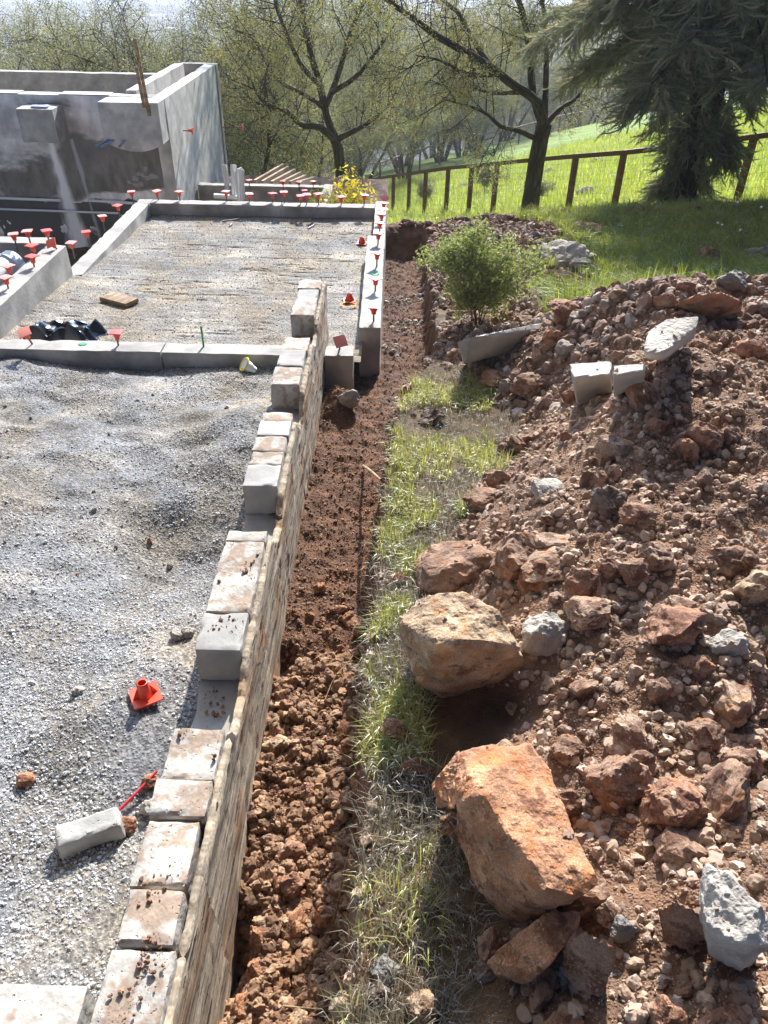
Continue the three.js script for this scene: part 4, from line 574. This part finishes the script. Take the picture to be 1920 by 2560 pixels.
// rubble and soil that came to rest on top of the boulders
{ const boulders = scene.children.filter((o) => /^(boulder|concrete_chunk|heap_rock)/.test(o.name)), rc = new THREE.Raycaster(), r = rng(44), list = []; scene.updateMatrixWorld(true);
  for (const b of boulders) { b.geometry.computeBoundingBox(); const bb = b.geometry.boundingBox.clone().translate(b.position), A = (bb.max.x - bb.min.x) * (bb.max.z - bb.min.z), n = Math.round(A * (/chunk/.test(b.name) ? 900 : 1500)); for (let i = 0; i < n; i++) { const x = lerp(bb.min.x, bb.max.x, r()), z = lerp(bb.min.z, bb.max.z, r()); if (fbm(x * 7, z * 7, 131, 3) < 0.05) continue; rc.set(V(x, bb.max.y + 0.5, z), V(0, -1, 0)); const h = rc.intersectObject(b)[0]; if (!h || h.face.normal.y < 0.75) continue; list.push([x, -z, 0.12 + 1.0 * r() ** 6, h.point.y]); } }
  onRocks = list; }
// ---------------------------------------------------------------- crumbs of soil and gravel
const crumb = [1, 2, 3, 4].map((s) => crease(strip(randomRock(900 + s * 5, 2, 0.3, 7)).scale(0.01, 0.01, 0.01), 0.9)), crumbMat = M({ color: C(1, 1, 1) });
function crumbs(name, list, cols, seed) {
  const r = rng(seed), per = [[], [], [], []], cc = [[], [], [], []];
  for (const [x, d, s, y] of list) { const k = Math.floor(r() * 4), c = cols[Math.floor(r() * cols.length)], b = 0.75 + 0.5 * r(); per[k].push(new THREE.Matrix4().compose(V(x, y, -d), new THREE.Quaternion().setFromEuler(euler(r)), V(s * (0.7 + 0.6 * r()), s * (0.6 + 0.5 * r()), s * (0.7 + 0.6 * r())))); cc[k].push(C(c[0] * b, c[1] * b, c[2] * b)); }
  per.forEach((m, k) => inst(name, crumb[k], crumbMat, m, cc[k]));
}
const pl = (q, a, b, e) => a + (b - a) * q() ** e;
crumbs('soil_crumbs', scatter(115000, 21, (q) => { const d = 0.35 + 5.2 * q() ** 1.25, x = lerp(-0.08, 2.7, q() ** 1.15); if (dirtMask(x, d) < 0.35 || trenchMask(x, d) > 0.02 || q() > 0.45 + 3 * heapAt(x, d)) return; const p = projPx(x, groundBase(x, d) + heapAt(x, d), d); if (p[0] > 2050 || p[1] > 2700) return; const s = pl(q, 0.15, 2.0, 20); return [x, d, s, groundY(x, d) + 0.001 * s]; }), [[0.31, 0.205, 0.14], [0.35, 0.245, 0.17], [0.39, 0.28, 0.2], [0.32, 0.215, 0.15], [0.41, 0.31, 0.23], [0.27, 0.18, 0.12], [0.33, 0.225, 0.155]], 22);
crumbs('trench_crumbs', scatter(60000, 23, (q) => { const d = 0.4 + 8 * q() ** 1.7, x = lerp(-0.42, xEdge(d) - 0.01, q()); if (d > 5.1 && x < -0.03) return; const s = pl(q, d < 2.2 ? 0.2 : 0.14, d < 2.2 ? 2.1 : 0.8, 9); return [x, d, s, groundY(x, d) + 0.001 * s]; }), [[0.19, 0.1, 0.052], [0.25, 0.14, 0.075], [0.14, 0.072, 0.038], [0.31, 0.19, 0.11], [0.22, 0.12, 0.06]], 24);
crumbs('boulder_crumbs', onRocks, [[0.33, 0.22, 0.15], [0.4, 0.29, 0.21], [0.28, 0.18, 0.12]], 33);
crumbs('dirt_crumbs', scatter(22000, 25, (q) => { const d = 3.4 + 5.8 * q(), x = lerp(0.1, 2.4, q()); if (dirtMask(x, d) < 0.35 || trenchMask(x, d) > 0.1) return; const s = pl(q, 0.5, 4.0, 7); return [x, d, s, groundY(x, d) + 0.002 * s]; }), [[0.2, 0.12, 0.08], [0.26, 0.165, 0.115], [0.16, 0.1, 0.07], [0.32, 0.26, 0.21]], 26);
crumbs('gravel_stones', scatter(60000, 27, (q) => { const d = 0.75 + 4.0 * q(), x = lerp(-0.62, -3.4, q() ** 1.2); const p = projPx(x, -0.1, d); if (p[0] < -60 || p[1] > 2650) return; if (fbm(x * 1.5, d * 1.5, 77, 3) + 0.35 < q() * 0.8 || (d > 2.4 && q() < 0.55)) return; const s = pl(q, 0.14, 0.6, 6) * (q() < 0.01 ? 2 : 1); return [x, d, s, nearPadY(x, d) + 0.0005 * s]; }), [[0.42, 0.415, 0.41], [0.48, 0.47, 0.45], [0.36, 0.36, 0.36], [0.5, 0.48, 0.44], [0.38, 0.38, 0.38], [0.44, 0.42, 0.39]], 28);
crumbs('pad_crumbs', scatter(14000, 29, (q) => { const d = 4.9 + 3.8 * q(), x = lerp(-2.6, -0.22, q()); if (x > -0.62 && x < -0.4 && d < 5.2) return; const s = pl(q, 0.2, 0.8, 7); return [x, d, s, farPadY(x, d)]; }), [[0.55, 0.5, 0.43], [0.45, 0.43, 0.4], [0.36, 0.35, 0.34], [0.62, 0.57, 0.5]], 30);
crumbs('wall_crumbs', scatter(800, 31, (q) => { const d = 0.5 + 1.9 * q() ** 1.3, x = lerp(WALL_L + 0.01, WALL_R - 0.03, q()); if (fbm(x * 9, d * 6, 91, 3) < 0.12) return; const inGap = d > dOf(1818) && d < dOf(1629), s = pl(q, 0.08, 0.7, 8); return [x, d, s, (inGap ? 0.008 : 0.152) + 0.003 * s]; }), [[0.22, 0.11, 0.06], [0.28, 0.15, 0.08], [0.16, 0.08, 0.05]], 32);

// ---------------------------------------------------------------- grass
function tuft(seed, n, h, spread, w) {
  const r = rng(seed), pos = [], idx = [];
  for (let i = 0; i < n; i++) { const a = r() * 6.28, b = V(Math.cos(a) * spread * r(), 0, Math.sin(a) * spread * r()), l = h * (0.45 + 0.75 * r()), lean = 0.15 + 0.75 * r(), e = V(Math.cos(a + (r() - 0.5)), 0, Math.sin(a + (r() - 0.5))), s = V(-e.z, 0, e.x).multiplyScalar(w * (0.6 + 0.6 * r())), o = pos.length / 3; const p1 = b.clone().addScaledVector(e, l * lean * 0.3).add(V(0, l * 0.6, 0)), p2 = b.clone().addScaledVector(e, l * lean).add(V(0, l * (1 - 0.35 * lean), 0)); for (const q of [b.clone().sub(s), b.clone().add(s), p1.clone().addScaledVector(s, -0.7), p1.clone().addScaledVector(s, 0.7), p2]) pos.push(q.x, q.y, q.z); idx.push(o, o + 1, o + 2, o + 1, o + 3, o + 2, o + 2, o + 3, o + 4); }
  const g = new THREE.BufferGeometry(); g.setAttribute('position', new THREE.Float32BufferAttribute(pos, 3)); g.setIndex(idx); g.setAttribute('uv', new THREE.Float32BufferAttribute(new Float32Array(pos.length / 3 * 2), 2)); g.computeVertexNormals(); return g;
}
const grassMat = leafMat(C(1, 1, 1), 0.5, 0.92);
function grass(name, geo, list, cols, seed) { const r = rng(seed), m = [], c = []; for (const [x, d, s, y, tone] of list) { m.push(new THREE.Matrix4().compose(V(x, y, -d), new THREE.Quaternion().setFromEuler(new THREE.Euler((r() - 0.5) * 0.4, r() * 6.28, (r() - 0.5) * 0.4)), V(s, s, s))); const set = cols[tone ?? 0], k = set[Math.floor(r() * set.length)], b = 0.75 + 0.5 * r(); c.push(C(k[0] * b, k[1] * b, k[2] * b)); } inst(name, geo, grassMat, m, c); }
const GREEN = [[0.36, 0.37, 0.07], [0.43, 0.42, 0.09], [0.28, 0.3, 0.06], [0.48, 0.43, 0.16]], STRAW = [[0.3, 0.25, 0.15], [0.24, 0.2, 0.13], [0.36, 0.3, 0.2], [0.2, 0.18, 0.13]], LUSH = [[0.28, 0.33, 0.04], [0.36, 0.39, 0.06], [0.2, 0.25, 0.04]];
const bankPick = (dry) => (q) => { const d = 0.4 + 3.9 * q() ** 1.2, e = xEdge(d), w = Math.max(0.14, Math.min(d < 1.7 ? (dry ? 0.32 : 0.17) : 9, xHeap(d) - e + 0.12)), x = e + 0.01 + w * q(); if (dirtMask(x, d) > 0.5 && q() > (dry && d < 1.7 ? 0.35 : 0.08)) return; const n = fbm(x * 4, d * 2.5, 101, 3) + 0.25 * smoothstep(d, 1.6, 2.4); if (dry ? n > 0.3 : n < 0.2 + 0.12 * q()) return; return [x, d, 0.6 + 0.7 * q(), groundY(x, d) - 0.003, dry ? 1 : 0]; };
grass('bank_grass', tuft(1, 9, 0.085, 0.02, 0.0017), scatter(900, 41, bankPick(false)), [GREEN, STRAW], 42);
grass('verge_grass', tuft(7, 9, 0.085, 0.03, 0.0014), scatter(80, 51, (q) => { const d = 0.45 + 1.25 * q(), e = xEdge(d), x = e + 0.015 + 0.15 * q(); if (fbm(x * 5, d * 4, 111, 2) < -0.02) return; return [x, d, 0.5 + 0.8 * q(), groundY(x, d) - 0.003, 0]; }), [GREEN, STRAW], 52);
grass('dry_grass', tuft(2, 9, 0.07, 0.045, 0.0013), scatter(1000, 43, bankPick(true)), [GREEN, STRAW], 44);
grass('shaded_grass', tuft(3, 9, 0.13, 0.05, 0.0026), scatter(15000, 45, (q) => { const d = 4.4 + 5.1 * q(), x = lerp(0.5, 6.2, q()); if (dirtMask(x, d) > 0.45 || trenchMask(x, d) > 0.05) return; if (x < 1.4 && fbm(x * 3, d * 3, 105, 2) < 0) return; return [x, d, 0.6 + 0.8 * q(), groundY(x, d) - 0.005]; }), [LUSH], 46);
grass('crest_grass', tuft(4, 8, 0.22, 0.05, 0.003), scatter(1300, 47, (q) => { const d = 4.6 + 0.9 * q(), x = lerp(1.15, 3.2, q()); if (heapAt(x, d) > 0.3) return; return [x, d, 0.8 + 0.9 * q(), groundY(x, d) - 0.005]; }), [LUSH], 48);
grass('hill_grass', tuft(5, 8, 0.2, 0.14, 0.006), scatter(32000, 49, (q) => { const d = 9.4 + 40 * q() ** 1.7, x = lerp(-1.5, 4 + d * 0.5, q()); return [x, d, (0.6 + 0.8 * q()) * (d < 12 ? 0.45 : 0.9 + d * 0.012), groundY(x, d) - 0.01]; }), [[[0.44, 0.5, 0.05], [0.5, 0.54, 0.07], [0.36, 0.43, 0.05], [0.54, 0.52, 0.12]]], 50);

// ---------------------------------------------------------------- small things lying about
{ const c = onY(185 * disp, 1768 * disp, 0.04), y = nearPadY(c.x, -c.z), g = roughBox(-0.085, 0.085, 0, 0.066, -0.036, 0.036, 0.008, 0.01, 3, 0.016); const o = mesh('broken_block', g, mat.rubble); o.position.set(c.x, y, c.z); o.rotation.y = 0.42; tag(o, 'broken pale concrete block lying on the gravel near the red stick', 'concrete'); }
{ const a = onY(238 * disp, 1720 * disp, 0.03), b = onY(331 * disp, 1635 * disp, 0.05); a.y = nearPadY(a.x, -a.z) + 0.008; b.y = nearPadY(b.x, -b.z) + 0.03; const o = mesh('red_stick', tube([a, a.clone().lerp(b, 0.5).add(V(0.004, 0.003, 0)), b], 0.0042, 0.0038, 8), mat.red); tag(o, 'thin bright red stick lying on the gravel beside the wall', 'stick'); }
for (const [x0, y0, x1, y1, l] of [[362, 1313, 388, 1342, 'white chip of stone in the gravel hollow beside the wall'], [388, 1305, 416, 1335, 'second white chip of stone beside the gravel hollow'], [150, 1455, 176, 1478, 'lone white pebble on the open gravel'], [298, 1690, 345, 1725, 'grey stone chunk beside the red stick'], [300, 1645, 336, 1672, 'orange soil clod at the tip of the red stick'], [25, 1640, 65, 1668, 'brown soil clod on the gravel'], [250, 1725, 290, 1760, 'brown soil clods beside the broken block']]) {
  const p0 = onY((x0 + x1) / 2 * disp, y1 * disp, 0), k = depthOf(p0) / FOC * disp, w = (x1 - x0) * k, g = finish(randomRock(x0 + 3, 6, 0.18).scale(w / 1.7, (y1 - y0) * k / 2.1, w / 2), 0.5), o = mesh('stone_chip', g, /orange|brown/.test(l) ? rockMat.orange : rockMat.pale), y = nearPadY(p0.x, -p0.z); o.position.set(p0.x, y + (y1 - y0) * k * 0.3, p0.z); tag(o, l, 'stone'); }
{ const c = onY(260 * disp, 662 * disp, -0.36), o = mesh('wood_scrap', roughBox(-0.14, 0.14, 0, 0.035, -0.07, 0.07, 0.001, 0.05, 2, 0.003), mat.wood); o.position.set(c.x, farPadY(c.x, -c.z) + 0.003, c.z); o.rotation.y = -0.5; tag(o, 'short pale wood offcut lying on the far gravel pad', 'wood'); }
{ // crumpled black plastic
  const g = new THREE.PlaneGeometry(0.6, 0.34, 34, 20).rotateX(-Math.PI / 2), p = g.attributes.position, r = rng(4);
  for (let i = 0; i < p.count; i++) { const x = p.getX(i), z = p.getZ(i), e = 1 - Math.max(Math.abs(x) / 0.3, Math.abs(z) / 0.17); const f = Math.abs(fbm(x * 5, z * 6, 3, 2)); p.setXYZ(i, x * (0.9 + 0.25 * ns(z * 8, 2)), Math.max(0.004, smoothstep(e, 0, 0.35) * (0.05 + 0.13 * f)), z * (0.9 + 0.25 * ns(x * 7, 9))); }
  const c = onY(137 * disp, 722 * disp, -0.28), o = mesh('black_plastic', crease(strip(g), 0.35), mat.blackPlastic); o.position.set(c.x, farPadY(c.x, -c.z), c.z); tag(o, 'crumpled black plastic sheet lying behind the crossing stem wall', 'plastic sheet'); }
{ const c = onY(546 * disp, 780 * disp, -0.28), y = nearPadY(c.x, Math.min(-c.z, 4.66)), o = thing('crumpled_cup', 'crumpled white cup with a yellow rim beside the crossing stem wall', 'cup', V(c.x, y + 0.035, -4.62)); const g = new THREE.CylinderGeometry(0.045, 0.034, 0.08, 16, 4), p = g.attributes.position; for (let i = 0; i < p.count; i++) p.setX(i, p.getX(i) * (0.8 + 0.3 * ns(p.getY(i) * 30, p.getZ(i) * 20))); g.computeVertexNormals(); mesh('cup_body', g, mat.pvc, o); mesh('rim', new THREE.TorusGeometry(0.044, 0.006, 6, 18).rotateX(Math.PI / 2).translate(0, 0.04, 0), M({ color: C(0.7, 0.55, 0.05) }), o); o.rotation.z = 0.9; o.rotation.y = 0.4; }
{ const o = thing('white_pipe', 'white plastic pipe end with a collar lying in the small court', 'pipe'); const a = onY(-60, 720, -0.25), b = onY(36, 662, -0.22); mesh('pipe', tube([a, a.clone().lerp(b, 0.5), b], 0.11, 0.11, 20), mat.pvc, o); mesh('collar', tube([b.clone().lerp(a, 0.2), b.clone().lerp(a, 0.1), b.clone().lerp(a, 0.01)], 0.125, 0.125, 20), mat.pvc, o); }
{ const a = hitGround(908, 1176), b = hitGround(952, 1216); a.y += 0.02; b.y += 0.03; tag(mesh('root_stick', tube([a, a.clone().lerp(b, 0.5).add(V(0, 0.006, 0)), b], 0.008, 0.006, 7, 0.2), mat.wood), 'pale broken stick lying across the trench edge', 'stick'); }
for (const [x0, y0, x1, y1, l] of [[555, 553, 595, 548, 'black iron bar lying in the shade of the back stem wall'], [580, 560, 575, 567, 'short black bar end beside the longer one on the pad'], [770, 572, 785, 562, 'short black rod standing against the far pad shade']]) { const a = onY(x0, y0, -0.44), b = onY(x1, y1, -0.44); for (const q of [a, b]) q.y = farPadY(q.x, -q.z) + 0.012; tag(mesh('iron_bar', tube([a, a.clone().lerp(b, 0.5), b], 0.008, 0.008, 6), mat.rebar), l, 'bar'); }

{ const r = rng(88); for (let i = 0; i < 14; i++) { const d = 0.7 + 3.4 * r(), x = xEdge(d) + (r() - 0.45) * 0.3, a = r() * 6.28, l = 0.05 + 0.12 * r(), P = (t, k) => { const px = x + Math.cos(a) * l * t + k, pd = d + Math.sin(a) * l * t; return V(px, groundY(px, pd) + 0.012 + 0.015 * r(), -pd); }; tag(mesh('dry_twig', tube([P(-1, 0), P(-0.3, 0.01), P(0.3, -0.01), P(1, 0)], 0.0028, 0.0016, 5), mat.wood), 'thin dry twig lying on the bank of the trench', 'twig', 'dry twigs along the trench bank'); } }

crumbs('pale_trench_crumbs', scatter(420, 61, (q) => { const d = 5.6 + 1.7 * q(), x = lerp(-0.03, xEdge(d) - 0.02, q()); if (fbm(x * 4, d * 3, 141, 2) < 0) return; const s = pl(q, 0.4, 2.6, 5); return [x, d, s, groundY(x, d)]; }), [[0.36, 0.33, 0.29], [0.3, 0.26, 0.21], [0.26, 0.2, 0.15]], 62);
// spray-paint marks
function paint(label, m, p, rx, rz, ring, up) { const s = new THREE.Shape(); for (let i = 0; i <= 28; i++) { const a = i / 28 * 6.283, k = 1 + 0.3 * ns(Math.cos(a) * 2 + p.x * 9, Math.sin(a) * 2); s[i ? 'lineTo' : 'moveTo'](rx * k * Math.cos(a), rz * k * Math.sin(a)); } if (ring) { const h = new THREE.Path(); for (let i = 0; i <= 28; i++) { const a = -i / 28 * 6.283; h[i ? 'lineTo' : 'moveTo'](rx * 0.8 * Math.cos(a), rz * 0.72 * Math.sin(a)); } s.holes.push(h); } const o = mesh('paint_mark', new THREE.ShapeGeometry(s).rotateX(-Math.PI / 2), m); o.position.copy(p); if (up) o.rotation.z = -Math.PI / 2; tag(o, label, 'paint mark'); }
paint('green paint dab on top of the crossing stem wall', mat.green, onY(207, 859, -0.196), 0.03, 0.02);
paint('green paint square on top of the trench stem wall', mat.green, onY(938, 682, -0.194), 0.035, 0.05);
{ const p = onY(870, 777, -0.36); p.y = farPadY(p.x, -p.z) + 0.016; paint('orange paint ring sprayed round the loose cap', M({ color: C(0.8, 0.3, 0.05) }), p, 0.07, 0.05, true); }
{ const q = ray(657, 1590), t = (WALL_R + 0.012) / q.x; paint('orange paint streak on the outer face of the block wall', M({ color: C(0.85, 0.2, 0.06) }), V(WALL_R + 0.016, EYE + q.y * t, q.z * t), 0.05, 0.006, false, true); }
{ const p = hitGround(1850, 640), o = thing('dry_weed', 'tall dry weed stalks with small white heads above the heap crest', 'weed', p), r = rng(5), head = new THREE.IcosahedronGeometry(0.011, 1); for (let i = 0; i < 7; i++) { const e = V((r() - 0.5) * 0.5, 0.22 + 0.28 * r(), (r() - 0.5) * 0.3); mesh('stalk', tube([V(0, -0.02, 0), e.clone().multiplyScalar(0.5).add(V(0.02, 0.03, 0)), e], 0.0025, 0.0015, 4), mat.wood, o); mesh('seed_head', head, mat.pvc, o).position.copy(e); } }

// ---------------------------------------------------------------- the far valley: water, town and hills
struct('valley_floor', new THREE.PlaneGeometry(6000, 2600).rotateX(-Math.PI / 2).translate(0, -95, -1550), M({ color: C(0.09, 0.11, 0.1) }));
struct('bay_water', new THREE.PlaneGeometry(6000, 1500).rotateX(-Math.PI / 2).translate(0, -94.6, -2300), new THREE.MeshPhysicalMaterial({ color: C(0.05, 0.09, 0.14), roughness: 0.25 }));
struct('far_hills', grid(range(-3000, 3000, 60), range(3000, 4400, 60), (x, d) => -96 + 80 * smoothstep(d, 3000, 4000) * (0.7 + 0.5 * fbm(x * 0.0012, d * 0.0012, 3, 4)), () => [0.1, 0.12, 0.1]), M({ vertexColors: true }));
{ const r = rng(9), m = [], c = []; for (let i = 0; i < 1500; i++) { const d = 620 + 900 * r(), x = (r() - 0.5) * 1.5 * d, w = 8 + 10 * r(), h = 4 + 5 * r(); m.push(new THREE.Matrix4().compose(V(x, -95 + h / 2, -d), new THREE.Quaternion().setFromEuler(new THREE.Euler(0, r() * 3, 0)), V(w, h, 8 + 8 * r()))); const k = 0.45 + 0.4 * r(); c.push(C(k, k * 0.97, k * 0.92)); } const o = inst('far_town', new THREE.BoxGeometry(1, 1, 1), M({ color: C(1, 1, 1) }), m, c); tag(o, 'far town in the valley, a haze of pale houses', 'town');
  const t = [], tc = []; for (let i = 0; i < 6000; i++) { const d = 230 + 1250 * r() ** 1.3, x = (r() - 0.5) * 1.6 * d, s = 4 + 5 * r(); t.push(new THREE.Matrix4().compose(V(x, -95 + s * 0.6, -d), new THREE.Quaternion().setFromEuler(euler(r)), V(s, s * 0.9, s))); const k = 0.6 + 0.7 * r(); tc.push(C(0.06 * k, 0.075 * k, 0.04 * k)); } tag(inst('valley_woods', crease(strip(randomRock(5, 2, 0.35, 5)), 0.8), M({ color: C(1, 1, 1) }), t, tc), 'dark woods spread over the far valley', 'woods'); }
scene.fog = new THREE.FogExp2(new THREE.Color(0.9, 0.92, 0.95), 0.001);
renderer.render(scene, camera);
